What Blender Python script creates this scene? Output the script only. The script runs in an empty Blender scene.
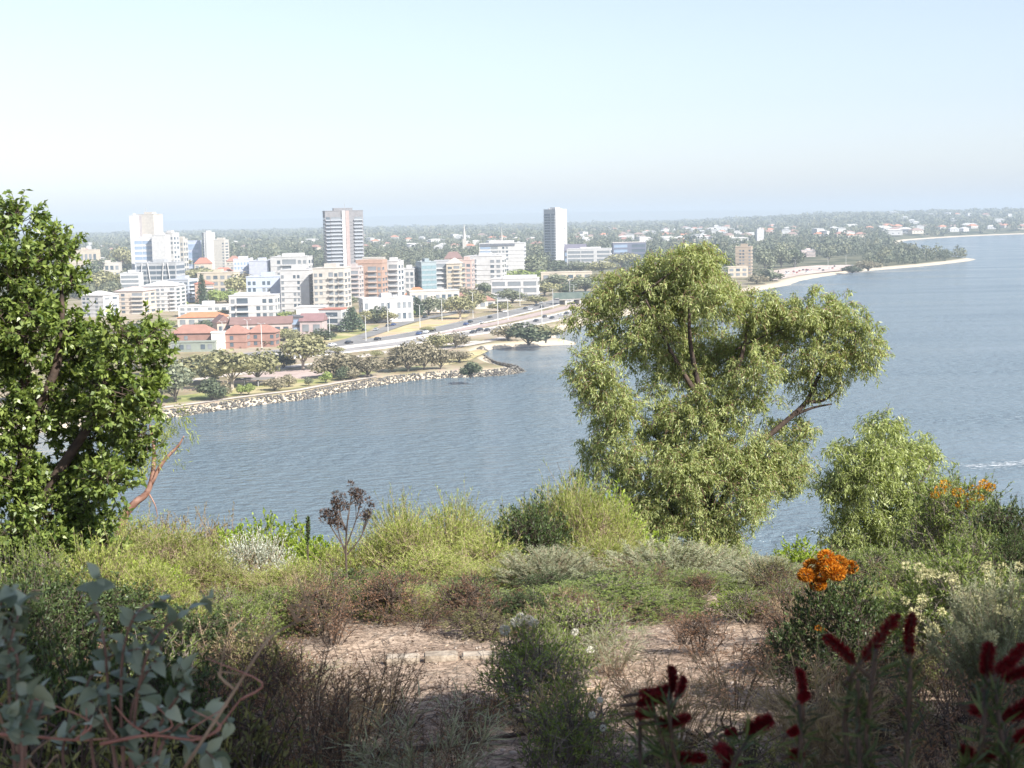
import bpy, bmesh, math, random
import numpy as np
from mathutils import Vector, Matrix
from mathutils.geometry import delaunay_2d_cdt

SC = bpy.context.scene
COL = SC.collection
R = math.radians

# ------------------------------------------------------------------ camera
FPX, W_, H_ = 1400.0, 1024, 768
CAMZ = 60.0
PITCH = math.atan((384 - 219) / FPX)
ROLL = R(-1.2)
cam_d = bpy.data.cameras.new('camera')
cam = bpy.data.objects.new('camera', cam_d)
COL.objects.link(cam)
cam_d.sensor_width = 36.0
cam_d.lens = 36.0 * FPX / W_
cam_d.clip_start, cam_d.clip_end = 0.1, 80000
cam_d.dof.use_dof = True
cam_d.dof.focus_distance = 90
cam_d.dof.aperture_fstop = 8.5
CM = Matrix.Rotation(math.pi / 2 - PITCH, 3, 'X') @ Matrix.Rotation(ROLL, 3, 'Z')
cam.matrix_world = Matrix.Translation((0, 0, CAMZ)) @ CM.to_4x4()
SC.camera = cam

# ------------------------------------------------------------------ light
SUN_AZ = math.atan2(0.72, -0.69)          # clockwise from +Y (the viewing direction)
SUN_EL = R(40)
SKY_STRENGTH, SUN_STRENGTH = 0.087, 5.0
world = bpy.data.worlds.new('World')
SC.world = world
world.use_nodes = True
wn = world.node_tree.nodes
wl = world.node_tree.links
sky = wn.new('ShaderNodeTexSky')
sky.sky_type = 'NISHITA'
sky.sun_disc = False
sky.sun_elevation = SUN_EL
sky.sun_rotation = SUN_AZ
sky.altitude = 60
sky.air_density, sky.dust_density, sky.ozone_density = 1.15, 0.7, 3.2
hsv = wn.new('ShaderNodeHueSaturation')          # sky colour desaturated: the blue is washed out
hsv.inputs['Saturation'].default_value = 0.6
tint = wn.new('ShaderNodeMix'); tint.data_type = 'RGBA'; tint.blend_type = 'MULTIPLY'; tint.inputs['Factor'].default_value = 1
tint.inputs[7].default_value = (0.95, 0.965, 1.07, 1)
wl.new(sky.outputs[0], hsv.inputs['Color']); wl.new(hsv.outputs[0], tint.inputs[6])
wl.new(tint.outputs[2], wn['Background'].inputs[0])
wn['Background'].inputs[1].default_value = SKY_STRENGTH
sd = bpy.data.lights.new('sun', 'SUN')
sd.energy = SUN_STRENGTH
sd.angle = R(0.53)
sd.color = (1.0, 0.95, 0.87)
sun = bpy.data.objects.new('sun', sd)
COL.objects.link(sun)
sdir = Vector((math.sin(SUN_AZ) * math.cos(SUN_EL), math.cos(SUN_AZ) * math.cos(SUN_EL), math.sin(SUN_EL)))
sun.rotation_euler = sdir.to_track_quat('Z', 'Y').to_euler()
sun.location = (0, 0, 150)
SC.view_settings.view_transform = 'Standard'
SC.view_settings.look = 'None'
SC.view_settings.exposure = 1.05
SC.view_settings.gamma = 1
SC.view_settings.use_curve_mapping = False
SC.render.engine = 'CYCLES'
SC.cycles.use_denoising = True
SC.cycles.max_bounces = 6
SC.cycles.diffuse_bounces = 3
SC.cycles.glossy_bounces = 2
SC.cycles.transmission_bounces = 4
SC.cycles.volume_bounces = 1
SC.cycles.caustics_reflective = False
SC.cycles.caustics_refractive = False

# ------------------------------------------------------------------ helpers
def ray(px, py):
    d = CM @ Vector(((px - 512) / FPX, -(py - 384) / FPX, -1))
    return d

def G(px, py, z=2.5):
    d = ray(px, py)
    t = (z - CAMZ) / d.z
    return Vector((d.x * t, d.y * t, z))

def PD(px, py, y):
    d = ray(px, py)
    t = y / d.y
    return Vector((d.x * t, y, CAMZ + d.z * t))

def vnoise(x, y, s=1.0, seed=0.0):
    x, y = x / s, y / s
    return (np.sin(x * 1.3 + seed) * np.cos(y * 1.7 + 1.3 * seed) + 0.5 * np.sin(2.9 * x + 1.1 * y + seed * 2.1)
            + 0.35 * np.cos(5.3 * y - 3.7 * x + seed) + 0.25 * np.sin(7.1 * x + 6.3 * y)) / 2.1

def sstep(a, b, x):
    t = np.clip((x - a) / (b - a), 0, 1)
    return t * t * (3 - 2 * t)

def zland(x, y):
    """height of the far land"""
    x = np.asarray(x, float); y = np.asarray(y, float)
    base = 2.5 + 9 * sstep(1500, 3600, y) + 6 * sstep(4000, 8000, y)
    ridge = 30 * sstep(3300, 6500, y) * sstep(0.10, 0.24, x / np.maximum(y, 1))
    return base + ridge * (0.85 + 0.2 * vnoise(x, y, 700)) + sstep(1900, 3000, y) * 4 * vnoise(x, y, 400, 2)

def zhill(x, y):
    x = np.asarray(x, float); y = np.asarray(y, float)
    a = 58.25 - 0.17 * np.clip(y, -40, 17)
    b = -0.34 * np.clip(y - 17, 0, 14) - 0.80 * np.clip(y - 31, 0, 200)
    k = 0.5 * sstep(0, 8, np.maximum(-y, 0))
    bump = 0.07 * vnoise(x, y, 1.6, 3) + 0.03 * vnoise(x, y, 0.5, 5)
    return a + b + k + bump * sstep(1.5, 4, np.abs(y) + np.abs(x) * 0.3)

def tag(o, label=None, cat=None, group=None, kind=None):
    if label: o['label'] = label
    if cat: o['category'] = cat
    if group: o['group'] = group
    if kind: o['kind'] = kind
    return o

def empty(name, loc=(0, 0, 0), rz=0.0, parent=None):
    o = bpy.data.objects.new(name, None)
    o.empty_display_size = 0.3
    o.location = loc
    o.rotation_euler = (0, 0, rz)
    COL.objects.link(o)
    if parent: o.parent = parent
    return o

def mobj(name, me, parent=None, loc=None):
    o = bpy.data.objects.new(name, me)
    COL.objects.link(o)
    if parent: o.parent = parent
    if loc is not None: o.location = loc
    return o

def np_mesh(name, V, F, mats, mi=None, smooth=False):
    """V (n,3); F (m,k) same-size faces"""
    me = bpy.data.meshes.new(name)
    V = np.ascontiguousarray(V, np.float32); F = np.ascontiguousarray(F, np.int32)
    m, k = F.shape
    me.vertices.add(len(V)); me.vertices.foreach_set('co', V.ravel())
    me.loops.add(m * k); me.loops.foreach_set('vertex_index', F.ravel())
    me.polygons.add(m)
    me.polygons.foreach_set('loop_start', np.arange(0, m * k, k, dtype=np.int32))
    me.polygons.foreach_set('loop_total', np.full(m, k, np.int32))
    if mi is not None: me.polygons.foreach_set('material_index', np.ascontiguousarray(mi, np.int32))
    if smooth: me.polygons.foreach_set('use_smooth', np.ones(m, bool))
    for x in (mats if isinstance(mats, (list, tuple)) else [mats]): me.materials.append(x)
    me.update(calc_edges=True)
    me.validate()
    return me

class MB:
    """collects boxes, prisms and tubes into one mesh"""
    def __init__(s): s.v = []; s.f = []; s.m = []
    def add(s, vs, fs, m=0):
        b = len(s.v); s.v += [tuple(v) for v in vs]
        s.f += [tuple(i + b for i in f) for f in fs]; s.m += [m] * len(fs)
    def box(s, x0, x1, y0, y1, z0, z1, m=0):
        s.add([(x0, y0, z0), (x1, y0, z0), (x1, y1, z0), (x0, y1, z0), (x0, y0, z1), (x1, y0, z1), (x1, y1, z1), (x0, y1, z1)],
              [(0, 3, 2, 1), (4, 5, 6, 7), (0, 1, 5, 4), (1, 2, 6, 5), (2, 3, 7, 6), (3, 0, 4, 7)], m)
    def prism(s, pts, z0, z1, m=0):
        n = len(pts)
        s.add([(x, y, z0) for x, y in pts] + [(x, y, z1) for x, y in pts],
              [tuple(range(n))[::-1], tuple(range(n, 2 * n))] + [(i, (i + 1) % n, n + (i + 1) % n, n + i) for i in range(n)], m)
    def hip(s, w, d, z, h, ov=0.5, m=0, gable=False):
        w, d = w / 2 + ov, d / 2 + ov
        r = (0 if gable else min(w, d) * 0.9)
        if w >= d: a, b = (-w + r, 0, z + h), (w - r, 0, z + h)
        else: a, b = (0, -d + r, z + h), (0, d - r, z + h)
        vs = [(-w, -d, z), (w, -d, z), (w, d, z), (-w, d, z), a, b]
        if w >= d: fs = [(0, 1, 5, 4), (1, 2, 5), (2, 3, 4, 5), (3, 0, 4), (0, 3, 2, 1)]
        else: fs = [(0, 1, 4), (1, 2, 5, 4), (2, 3, 5), (3, 0, 4, 5), (0, 3, 2, 1)]
        s.add(vs, fs, m)
    def tube(s, pts, rad, n=7, m=0):
        pts = [Vector(p) for p in pts]
        if not isinstance(rad, (list, tuple)): rad = [rad] * len(pts)
        ref = Vector((0.31, 0.95, 0.07)).normalized(); rings = []
        for i, p in enumerate(pts):
            t = (pts[min(i + 1, len(pts) - 1)] - pts[max(i - 1, 0)])
            t = t.normalized() if t.length > 1e-9 else Vector((0, 0, 1))
            a = t.cross(ref)
            if a.length < 0.1: a = t.cross(Vector((1, 0, 0)))
            a.normalize(); b = t.cross(a)
            rings.append([p + (a * math.cos(2 * math.pi * k / n) + b * math.sin(2 * math.pi * k / n)) * rad[i] for k in range(n)])
        vs = [v for r in rings for v in r]; fs = []
        for i in range(len(rings) - 1):
            for k in range(n):
                fs.append((i * n + k, i * n + (k + 1) % n, (i + 1) * n + (k + 1) % n, (i + 1) * n + k))
        fs.append(tuple(range(n))[::-1]); fs.append(tuple(range(len(vs) - n, len(vs))))
        s.add(vs, fs, m)
    def mesh(s, name, mats, smooth=False):
        me = bpy.data.meshes.new(name)
        me.from_pydata(s.v, [], s.f)
        for x in (mats if isinstance(mats, (list, tuple)) else [mats]): me.materials.append(x)
        for p, i in zip(me.polygons, s.m):
            p.material_index = i; p.use_smooth = smooth
        me.update()
        return me
    def obj(s, name, mats, parent=None, smooth=False, loc=None):
        return mobj(name, s.mesh(name, mats, smooth), parent, loc)

# ------------------------------------------------------------------ materials
def new_mat(name):
    m = bpy.data.materials.new(name); m.use_nodes = True
    n = m.node_tree.nodes
    return m, n, m.node_tree.links, n['Principled BSDF'], n['Material Output']

def c4(c): return (c[0], c[1], c[2], 1)

def noise_mat(name, c1, c2, scale=1.0, rough=0.85, bump=0.0, detail=5, c3=None, scale3=0.1, spec=0.3, ramp=(0.35, 0.65)):
    m, n, l, p, o = new_mat(name)
    tc = n.new('ShaderNodeTexCoord')
    nz = n.new('ShaderNodeTexNoise'); nz.inputs['Scale'].default_value = scale; nz.inputs['Detail'].default_value = detail
    l.new(tc.outputs['Object'], nz.inputs['Vector'])
    cr = n.new('ShaderNodeValToRGB')
    cr.color_ramp.elements[0].position, cr.color_ramp.elements[1].position = ramp
    cr.color_ramp.elements[0].color, cr.color_ramp.elements[1].color = c4(c1), c4(c2)
    l.new(nz.outputs['Fac'], cr.inputs['Fac'])
    out = cr.outputs['Color']
    if c3:
        n3 = n.new('ShaderNodeTexNoise'); n3.inputs['Scale'].default_value = scale3; n3.inputs['Detail'].default_value = 4
        l.new(tc.outputs['Object'], n3.inputs['Vector'])
        r3 = n.new('ShaderNodeValToRGB'); r3.color_ramp.elements[0].position, r3.color_ramp.elements[1].position = 0.46, 0.58
        l.new(n3.outputs['Fac'], r3.inputs['Fac'])
        mx = n.new('ShaderNodeMix'); mx.data_type = 'RGBA'
        l.new(r3.outputs['Color'], mx.inputs['Factor']); l.new(out, mx.inputs[6]); mx.inputs[7].default_value = c4(c3)
        out = mx.outputs[2]
    l.new(out, p.inputs['Base Color'])
    p.inputs['Roughness'].default_value = rough
    p.inputs['Specular IOR Level'].default_value = spec
    if bump:
        b = n.new('ShaderNodeBump'); b.inputs['Strength'].default_value = bump; b.inputs['Distance'].default_value = 0.05
        l.new(nz.outputs['Fac'], b.inputs['Height']); l.new(b.outputs[0], p.inputs['Normal'])
    return m

_wm = {}
def wall_mat(c, rough=0.8):
    k = ('w',) + tuple(round(x, 3) for x in c)
    if k not in _wm:
        d = tuple(x * 0.86 for x in c)
        _wm[k] = noise_mat('wall_paint', d, c, 0.35, rough)
    return _wm[k]

def leaf_mat(name, dark, light, transl=0.3, rough=0.5, spec=0.35, tcol=None, vary=.16):
    m, n, l, p, o = new_mat(name)
    g = n.new('ShaderNodeNewGeometry'); oi = n.new('ShaderNodeObjectInfo')
    mx = n.new('ShaderNodeMix'); mx.data_type = 'RGBA'
    l.new(g.outputs['Random Per Island'], mx.inputs['Factor'])
    mx.inputs[6].default_value, mx.inputs[7].default_value = c4(dark), c4(light)
    hs = n.new('ShaderNodeHueSaturation')
    mr = n.new('ShaderNodeMapRange'); mr.inputs[3].default_value, mr.inputs[4].default_value = 1 - vary, 1 + vary
    l.new(oi.outputs['Random'], mr.inputs[0]); l.new(mr.outputs[0], hs.inputs['Value'])
    l.new(mx.outputs[2], hs.inputs['Color'])
    l.new(hs.outputs[0], p.inputs['Base Color'])
    p.inputs['Roughness'].default_value = rough; p.inputs['Specular IOR Level'].default_value = spec
    if transl > 0:
        t = n.new('ShaderNodeBsdfTranslucent')
        gm = n.new('ShaderNodeMix'); gm.data_type = 'RGBA'; gm.blend_type = 'MULTIPLY'; gm.inputs['Factor'].default_value = 1
        l.new(hs.outputs[0], gm.inputs[6]); gm.inputs[7].default_value = c4(tcol or (1.25, 1.3, 0.6))
        l.new(gm.outputs[2], t.inputs['Color'])
        ms = n.new('ShaderNodeMixShader'); ms.inputs[0].default_value = transl
        l.new(p.outputs[0], ms.inputs[1]); l.new(t.outputs[0], ms.inputs[2]); l.new(ms.outputs[0], o.inputs['Surface'])
    return m

def flat_mat(name, c, rough=0.6, spec=0.4, metal=0.0):
    m, n, l, p, o = new_mat(name)
    p.inputs['Base Color'].default_value = c4(c); p.inputs['Roughness'].default_value = rough
    p.inputs['Specular IOR Level'].default_value = spec; p.inputs['Metallic'].default_value = metal
    return m

GLASS = noise_mat('window_glass', (0.03, 0.045, 0.06), (0.10, 0.13, 0.16), 0.25, 0.12, spec=0.6)
GLASS_TEAL = noise_mat('teal_glass', (0.10, 0.17, 0.20), (0.22, 0.31, 0.34), 0.2, 0.15, spec=0.6)
GLASS_BLUE = noise_mat('blue_glass', (0.12, 0.18, 0.27), (0.30, 0.38, 0.50), 0.3, 0.12, spec=0.6)
GLASS_MID = noise_mat('mid_grey_glass', (0.12, 0.13, 0.14), (0.24, 0.26, 0.28), 0.3, 0.2, spec=0.5)  # paler grey variant of the window glass
BARK = noise_mat('grey_bark', (0.10, 0.085, 0.07), (0.22, 0.19, 0.16), 6, 0.9, 0.4)
BARK_D = noise_mat('dark_bark', (0.035, 0.028, 0.024), (0.10, 0.07, 0.055), 7, 0.9, 0.5)
BARK_R = noise_mat('reddish_bark', (0.16, 0.075, 0.05), (0.36, 0.22, 0.17), 5, 0.8, 0.3)
BARK_P = noise_mat('pale_bark', (0.26, 0.22, 0.18), (0.45, 0.40, 0.33), 3, 0.8, 0.2)

# ------------------------------------------------------------------ foliage geometry
def unit(v): return v / np.maximum(np.linalg.norm(v, axis=-1, keepdims=True), 1e-9)

def leaf_arrays(P, D, N, L, Wd, fold=0.15, mid=0.45):
    """kite leaves: P base, D direction, N rough normal"""
    D = unit(D); S = unit(np.cross(D, N)); N = np.cross(S, D)
    L = np.broadcast_to(np.asarray(L, float), (len(P),))[:, None]; Wd = np.broadcast_to(np.asarray(Wd, float), (len(P),))[:, None]
    m = P + D * L * mid
    V = np.stack([P, m + S * Wd / 2 + N * Wd * fold, P + D * L - N * L * fold * 0.5, m - S * Wd / 2 + N * Wd * fold], 1).reshape(-1, 3)
    F = np.arange(len(P) * 4).reshape(-1, 4)
    return V, F

def twig_arrays(A, B, r0, r1):
    """3-sided tapered sticks"""
    T = unit(B - A); ref = np.where(np.abs(T[:, 2:3]) > 0.9, np.array([[1.0, 0, 0]]), np.array([[0, 0, 1.0]]))
    a = unit(np.cross(T, ref)); b = np.cross(T, a)
    r0 = np.broadcast_to(np.asarray(r0, float), (len(A),))[:, None]; r1 = np.broadcast_to(np.asarray(r1, float), (len(A),))[:, None]
    vs = []
    for k in range(3):
        o = a * math.cos(2.0944 * k) + b * math.sin(2.0944 * k)
        vs += [A + o * r0, B + o * r1]
    V = np.stack(vs, 1).reshape(-1, 3)
    base = (np.arange(len(A)) * 6)[:, None, None]
    F = (np.array([[0, 2, 3, 1], [2, 4, 5, 3], [4, 0, 1, 5]])[None] + base).reshape(-1, 4)
    return V, F

def join(*vf):
    Vs, Fs, b = [], [], 0
    for V, F in vf:
        Vs.append(V); Fs.append(F + b); b += len(V)
    return np.concatenate(Vs), np.concatenate(Fs)

def rsph(rng, n):
    return unit(rng.normal(size=(n, 3)))

def lumpy(clumps, k, f, seed):
    """break each clump into k smaller ones spread over it"""
    rs = random.Random(seed); out = []
    for (c, rx, ry, rz) in clumps:
        out.append((c, rx * f * .95, ry * f * .95, rz * f * .95))
        for i in range(k - 1):
            d = Vector((rs.gauss(0, 1), rs.gauss(0, 1), rs.gauss(.15, 1))).normalized() * rs.uniform(.45, .95); g = f * rs.uniform(.75, 1.25)
            out.append(((c[0] + d.x * rx, c[1] + d.y * ry, c[2] + d.z * rz), rx * g, ry * g, rz * g * .85))
    return out

def hanging_crown(rng, clumps, per_m2=26, leaves=22, L=0.13, Wd=0.022, spray=0.55, droop=.8):
    """eucalypt foliage: arching, drooping sprays over each clump (c, rx, ry, rz)"""
    Vs = []; tw = []
    for (c, rx, ry, rz) in clumps:
        n = max(5, int(per_m2 * (rx * ry + rx * rz + ry * rz) * 4))
        d = rsph(rng, n); r = 0.35 + 0.65 * rng.random((n, 1)) ** 0.6
        p = np.array(c) + d * r * np.array([rx, ry, rz])
        out = unit(d * np.array([1, 1, 0.6]) + rng.normal(size=(n, 3)) * 0.45 + np.array([0, 0, 0.4]))
        sl = spray * (0.4 + 0.9 * rng.random((n, 1)))
        q = p + out * sl * 0.55
        e = q + out * sl * 0.3 + np.array([0, 0, -0.55 * droop]) * sl
        tw.append((p, q)); tw.append((q, e))
        t = rng.random((n, leaves, 1)) ** .8
        a = p[:, None] * (1 - t) ** 2 + 2 * q[:, None] * t * (1 - t) + e[:, None] * t ** 2
        k = n * leaves
        a = a.reshape(-1, 3) + rng.normal(size=(k, 3)) * 0.045
        o = np.repeat(out, leaves, 0)
        D = rng.normal(size=(k, 3)) * 0.55 + o * .35 + np.array([0, 0, -droop])
        N = rng.normal(size=(k, 3)) * .8 + o * 0.9 + np.array([0, 0, .3])
        Vs.append(leaf_arrays(a, D, N, L * (0.6 + 0.7 * rng.random(k)), Wd * (0.7 + 0.6 * rng.random(k))))
    tA = np.concatenate([a for a, b in tw]); tB = np.concatenate([b for a, b in tw])
    return join(*Vs), twig_arrays(tA, tB, 0.006, 0.003)

def leafy_crown(rng, clumps, per_m2=60, leaves=12, L=0.07, Wd=0.035, spray=0.22, up=0.5, fill=0.35, lift=-.1, spread=.75):
    """broad-leaved foliage: short sprays of leaves near each clump's shell"""
    Vs = []; tA = []; tB = []
    for (c, rx, ry, rz) in clumps:
        n = max(5, int(per_m2 * (rx * ry + rx * rz + ry * rz) * 4))
        d = rsph(rng, n); r = fill + (1.08 - fill) * rng.random((n, 1)) ** 0.5
        p = np.array(c) + d * r * np.array([rx, ry, rz])
        out = unit(d + rng.normal(size=(n, 3)) * 0.5 + np.array([0, 0, up * 0.6]))
        e = p + out * spray * (0.4 + 1.3 * rng.random((n, 1)) ** 1.8)
        tA.append(p - out * spray * 0.8); tB.append(e)
        t = rng.random((n, leaves, 1))
        a = (p[:, None] * (1 - t) + e[:, None] * t).reshape(-1, 3)
        o = np.repeat(out, leaves, 0); k = n * leaves
        D = o * 0.7 + rng.normal(size=(k, 3)) * spread + np.array([0, 0, lift])
        N = rng.normal(size=(k, 3)) * 0.6 + np.array([0, 0, up]) + o * 0.5
        Vs.append(leaf_arrays(a, D, N, L * (0.6 + 0.7 * rng.random(k)), Wd * (0.7 + 0.6 * rng.random(k))))
    return join(*Vs), twig_arrays(np.concatenate(tA), np.concatenate(tB), 0.005, 0.002)

def shrub_arrays(rng, h=1.5, spread=0.8, stems=22, branches=9, leaves=26, L=0.035, Wd=0.006, blen=0.28, ang=0.7, lean=0.4,
                 start=0.3, dome=0.45, r0=0.012, up=0.6):
    """many-stemmed shrub: stems fan out from the base, branchlets on them, leaves along the branchlets"""
    az = rng.random(stems) * 2 * math.pi; q = np.sqrt(rng.random(stems))
    tip = np.stack([np.cos(az) * q * spread, np.sin(az) * q * spread, h * (1 - dome * q ** 2) * (0.72 + 0.3 * rng.random(stems))], 1)
    base = np.stack([np.cos(az) * q * spread * 0.12, np.sin(az) * q * spread * 0.12, np.full(stems, -0.15)], 1)
    midp = base * 0.5 + tip * 0.5; midp[:, :2] *= lean + 0.35 * rng.random((stems, 1))
    def cur(i, t): return base[i] * (1 - t) ** 2 + 2 * midp[i] * t * (1 - t) + tip[i] * t ** 2
    segs = []
    ii = np.arange(stems)
    K = 6
    for k in range(K):
        t0, t1 = k / K, (k + 1) / K
        segs.append(twig_arrays(cur(ii, t0), cur(ii, t1), r0 * (1 - t0 * 0.8), r0 * (1 - t1 * 0.8)))
    bi = np.repeat(ii, branches); nb = len(bi)
    t = start + (1 - start) * rng.random((nb, 1))
    a = cur(bi, t); tang = unit(cur(bi, np.minimum(t + 0.05, 1.05)) - cur(bi, t - 0.05))
    out = unit(tang * up + rsph(rng, nb) * ang + unit(a * np.array([1, 1, 0.2])) * 0.3 + np.array([0, 0, 0.15]))
    ln = blen * (0.5 + 0.8 * rng.random((nb, 1))) * (1.15 - 0.5 * t)
    b = a + out * ln
    segs.append(twig_arrays(a, b, r0 * 0.32, r0 * 0.12))
    leafV = None
    if leaves:
        s = rng.random((nb, leaves, 1))
        p = (a[:, None] * (1 - s) + b[:, None] * s).reshape(-1, 3)
        o = np.repeat(out, leaves, 0); k = len(p)
        D = o * 0.8 + rsph(rng, k) * 0.8
        leafV = leaf_arrays(p, D, rsph(rng, k) + np.array([0, 0, 0.5]), L * (0.6 + 0.8 * rng.random(k)), Wd * (0.7 + 0.6 * rng.random(k)))
    return leafV, join(*segs), b

def dome_shrub(rng, h=1.6, w=2.0, n=11, r=.42, per_m2=60, leaves=16, L=.06, Wd=.012, spray=.2, up=.8, lift=.3, spread=.6, fill=.4):
    """dense shrub: overlapping leafy clumps over a dome, stems from the base to each"""
    cl = []
    for k in range(n):
        q = math.sqrt((k + .25) / n); th = k * 2.4 + rng.random() * .6
        rr = r * (.75 + .5 * rng.random())
        cl.append(((math.cos(th) * q * (w / 2 - rr * .8), math.sin(th) * q * (w / 2 - rr * .8), max(rr * .7, (h - rr * .9) * (1 - .62 * q * q) * (.72 + .32 * rng.random()))), rr, rr, rr * .9))
    lv, tw = leafy_crown(rng, cl, per_m2, leaves, L, Wd, spray, up, fill, lift, spread)
    c = np.array([x[0] for x in cl]); m = len(c); A = np.repeat(np.array([[0, 0, -.15]]), m, 0) + rng.normal(size=(m, 3)) * [.05, .05, 0]
    M = A * .5 + c * .5 + np.array([0, 0, -.05 * h]); st = [twig_arrays(A, M, .02, .014), twig_arrays(M, c, .014, .006)]
    for _ in range(3):
        e = c + rng.normal(size=(m, 3)) * r * .6; st.append(twig_arrays(M * .5 + c * .5, e, .008, .003))
    return lv, join(tw, *st)

def crown_quads(rng, c, rad, n, size, rough=0.7):
    """leaf-clump faces scattered over an ellipsoid shell (distant trees)"""
    d = rsph(rng, n); r = 0.62 + 0.42 * rng.random((n, 1))
    p = np.asarray(c) + d * r * np.asarray(rad)
    N = unit(d / np.asarray(rad) * np.mean(rad) + rsph(rng, n) * rough)
    T = unit(np.cross(N, rsph(rng, n)))
    s = size * (0.6 + 0.8 * rng.random(n))
    return leaf_arrays(p - T * s[:, None] / 2, T, N, s, s * 0.8, 0.1, 0.5)

# ------------------------------------------------------------------ the setting: water, land, hills
def water_mat():
    m, n, l, p, o = new_mat('river_water')
    p.inputs['Base Color'].default_value = (0.115, 0.16, 0.19, 1)
    p.inputs['Roughness'].default_value = 0.12
    p.inputs['IOR'].default_value = 1.33
    tc = n.new('ShaderNodeTexCoord')
    mp = n.new('ShaderNodeMapping'); mp.inputs['Scale'].default_value = (0.20, 0.36, 1); mp.inputs['Rotation'].default_value = (0, 0, R(12))
    l.new(tc.outputs['Object'], mp.inputs[0])
    a = n.new('ShaderNodeTexNoise'); a.inputs['Scale'].default_value = 1.0; a.inputs['Detail'].default_value = 4; a.inputs['Roughness'].default_value = 0.6
    l.new(mp.outputs[0], a.inputs[0])
    mp2 = n.new('ShaderNodeMapping'); mp2.inputs['Scale'].default_value = (0.006, 0.022, 1); mp2.inputs['Rotation'].default_value = (0, 0, R(-6))
    l.new(tc.outputs['Object'], mp2.inputs[0])
    w = n.new('ShaderNodeTexNoise'); w.inputs['Roughness'].default_value = .6; w.inputs['Scale'].default_value = 1.0; w.inputs['Detail'].default_value = 3
    l.new(mp2.outputs[0], w.inputs[0])
    mr = n.new('ShaderNodeMapRange'); mr.inputs[1].default_value, mr.inputs[2].default_value = 0.3, 0.7
    mr.inputs[3].default_value, mr.inputs[4].default_value = 0.35, 1.0
    l.new(w.outputs['Fac'], mr.inputs[0])
    rr_ = n.new('ShaderNodeMapRange'); rr_.inputs[1].default_value, rr_.inputs[2].default_value = 0.3, 0.7; rr_.inputs[3].default_value, rr_.inputs[4].default_value = 0.06, 0.26
    l.new(w.outputs['Fac'], rr_.inputs[0]); l.new(rr_.outputs[0], p.inputs['Roughness'])
    b = n.new('ShaderNodeBump'); b.inputs['Distance'].default_value = 5.0
    l.new(a.outputs['Fac'], b.inputs['Height']); l.new(mr.outputs[0], b.inputs['Strength'])
    l.new(b.outputs[0], p.inputs['Normal'])
    return m

mb = MB(); mb.add([(-30000, 60, 0), (30000, 60, 0), (30000, 24500, 0), (-30000, 24500, 0)], [(0, 1, 2, 3)])
tag(mb.obj('river_water', water_mat()), kind='structure')

# near hillside
gx = np.concatenate([np.linspace(-90, -16, 40)[:-1], np.linspace(-16, 16, 161), np.linspace(16, 90, 40)[1:]])
gy = np.concatenate([np.linspace(-30, -2, 20)[:-1], np.linspace(-2, 26, 150), np.linspace(26, 110, 60)[1:]])
X, Y = np.meshgrid(gx, gy); Z = zhill(X, Y)
V = np.stack([X, Y, Z], -1).reshape(-1, 3)
nx = len(gx); i, j = np.meshgrid(np.arange(nx - 1), np.arange(len(gy) - 1)); q = (j * nx + i).ravel()
F = np.stack([q, q + 1, q + nx + 1, q + nx], 1)

def soil_mat():
    m, n, l, p, o = new_mat('sandy_soil')
    tc = n.new('ShaderNodeTexCoord')
    def nz(s, d, r=0.6):
        t = n.new('ShaderNodeTexNoise'); t.inputs['Scale'].default_value = s; t.inputs['Detail'].default_value = d
        t.inputs['Roughness'].default_value = r; l.new(tc.outputs['Object'], t.inputs[0]); return t
    a, b, c = nz(1.1, 6), nz(14, 5, 0.7), nz(55, 3, 0.7)
    def ramp(src, e):
        r = n.new('ShaderNodeValToRGB'); el = r.color_ramp.elements
        el[0].position, el[0].color = e[0][0], c4(e[0][1]); el[1].position, el[1].color = e[-1][0], c4(e[-1][1])
        for pos, col in e[1:-1]:
            k = el.new(pos); k.color = c4(col)
        l.new(src, r.inputs[0]); return r
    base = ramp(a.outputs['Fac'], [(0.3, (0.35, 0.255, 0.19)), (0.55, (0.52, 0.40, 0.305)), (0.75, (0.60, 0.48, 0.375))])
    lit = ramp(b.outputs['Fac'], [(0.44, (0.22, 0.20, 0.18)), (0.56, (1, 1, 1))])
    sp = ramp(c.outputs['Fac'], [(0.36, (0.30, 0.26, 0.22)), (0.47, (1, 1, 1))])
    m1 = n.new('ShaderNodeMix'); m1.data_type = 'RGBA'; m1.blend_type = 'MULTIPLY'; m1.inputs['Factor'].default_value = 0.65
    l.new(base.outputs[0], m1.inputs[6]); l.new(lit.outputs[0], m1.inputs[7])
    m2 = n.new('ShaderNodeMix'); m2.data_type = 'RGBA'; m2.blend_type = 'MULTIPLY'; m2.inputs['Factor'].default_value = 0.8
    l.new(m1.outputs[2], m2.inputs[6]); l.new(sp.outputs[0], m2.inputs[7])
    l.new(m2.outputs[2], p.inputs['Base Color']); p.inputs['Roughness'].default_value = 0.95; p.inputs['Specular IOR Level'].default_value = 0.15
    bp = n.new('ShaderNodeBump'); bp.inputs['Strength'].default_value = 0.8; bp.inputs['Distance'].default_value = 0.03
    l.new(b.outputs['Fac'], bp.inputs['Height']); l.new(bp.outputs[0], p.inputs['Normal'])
    return m
SOIL = soil_mat()
tag(mobj('hillside_ground', np_mesh('hillside_ground', V, F, SOIL, smooth=True)), kind='structure')

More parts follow.
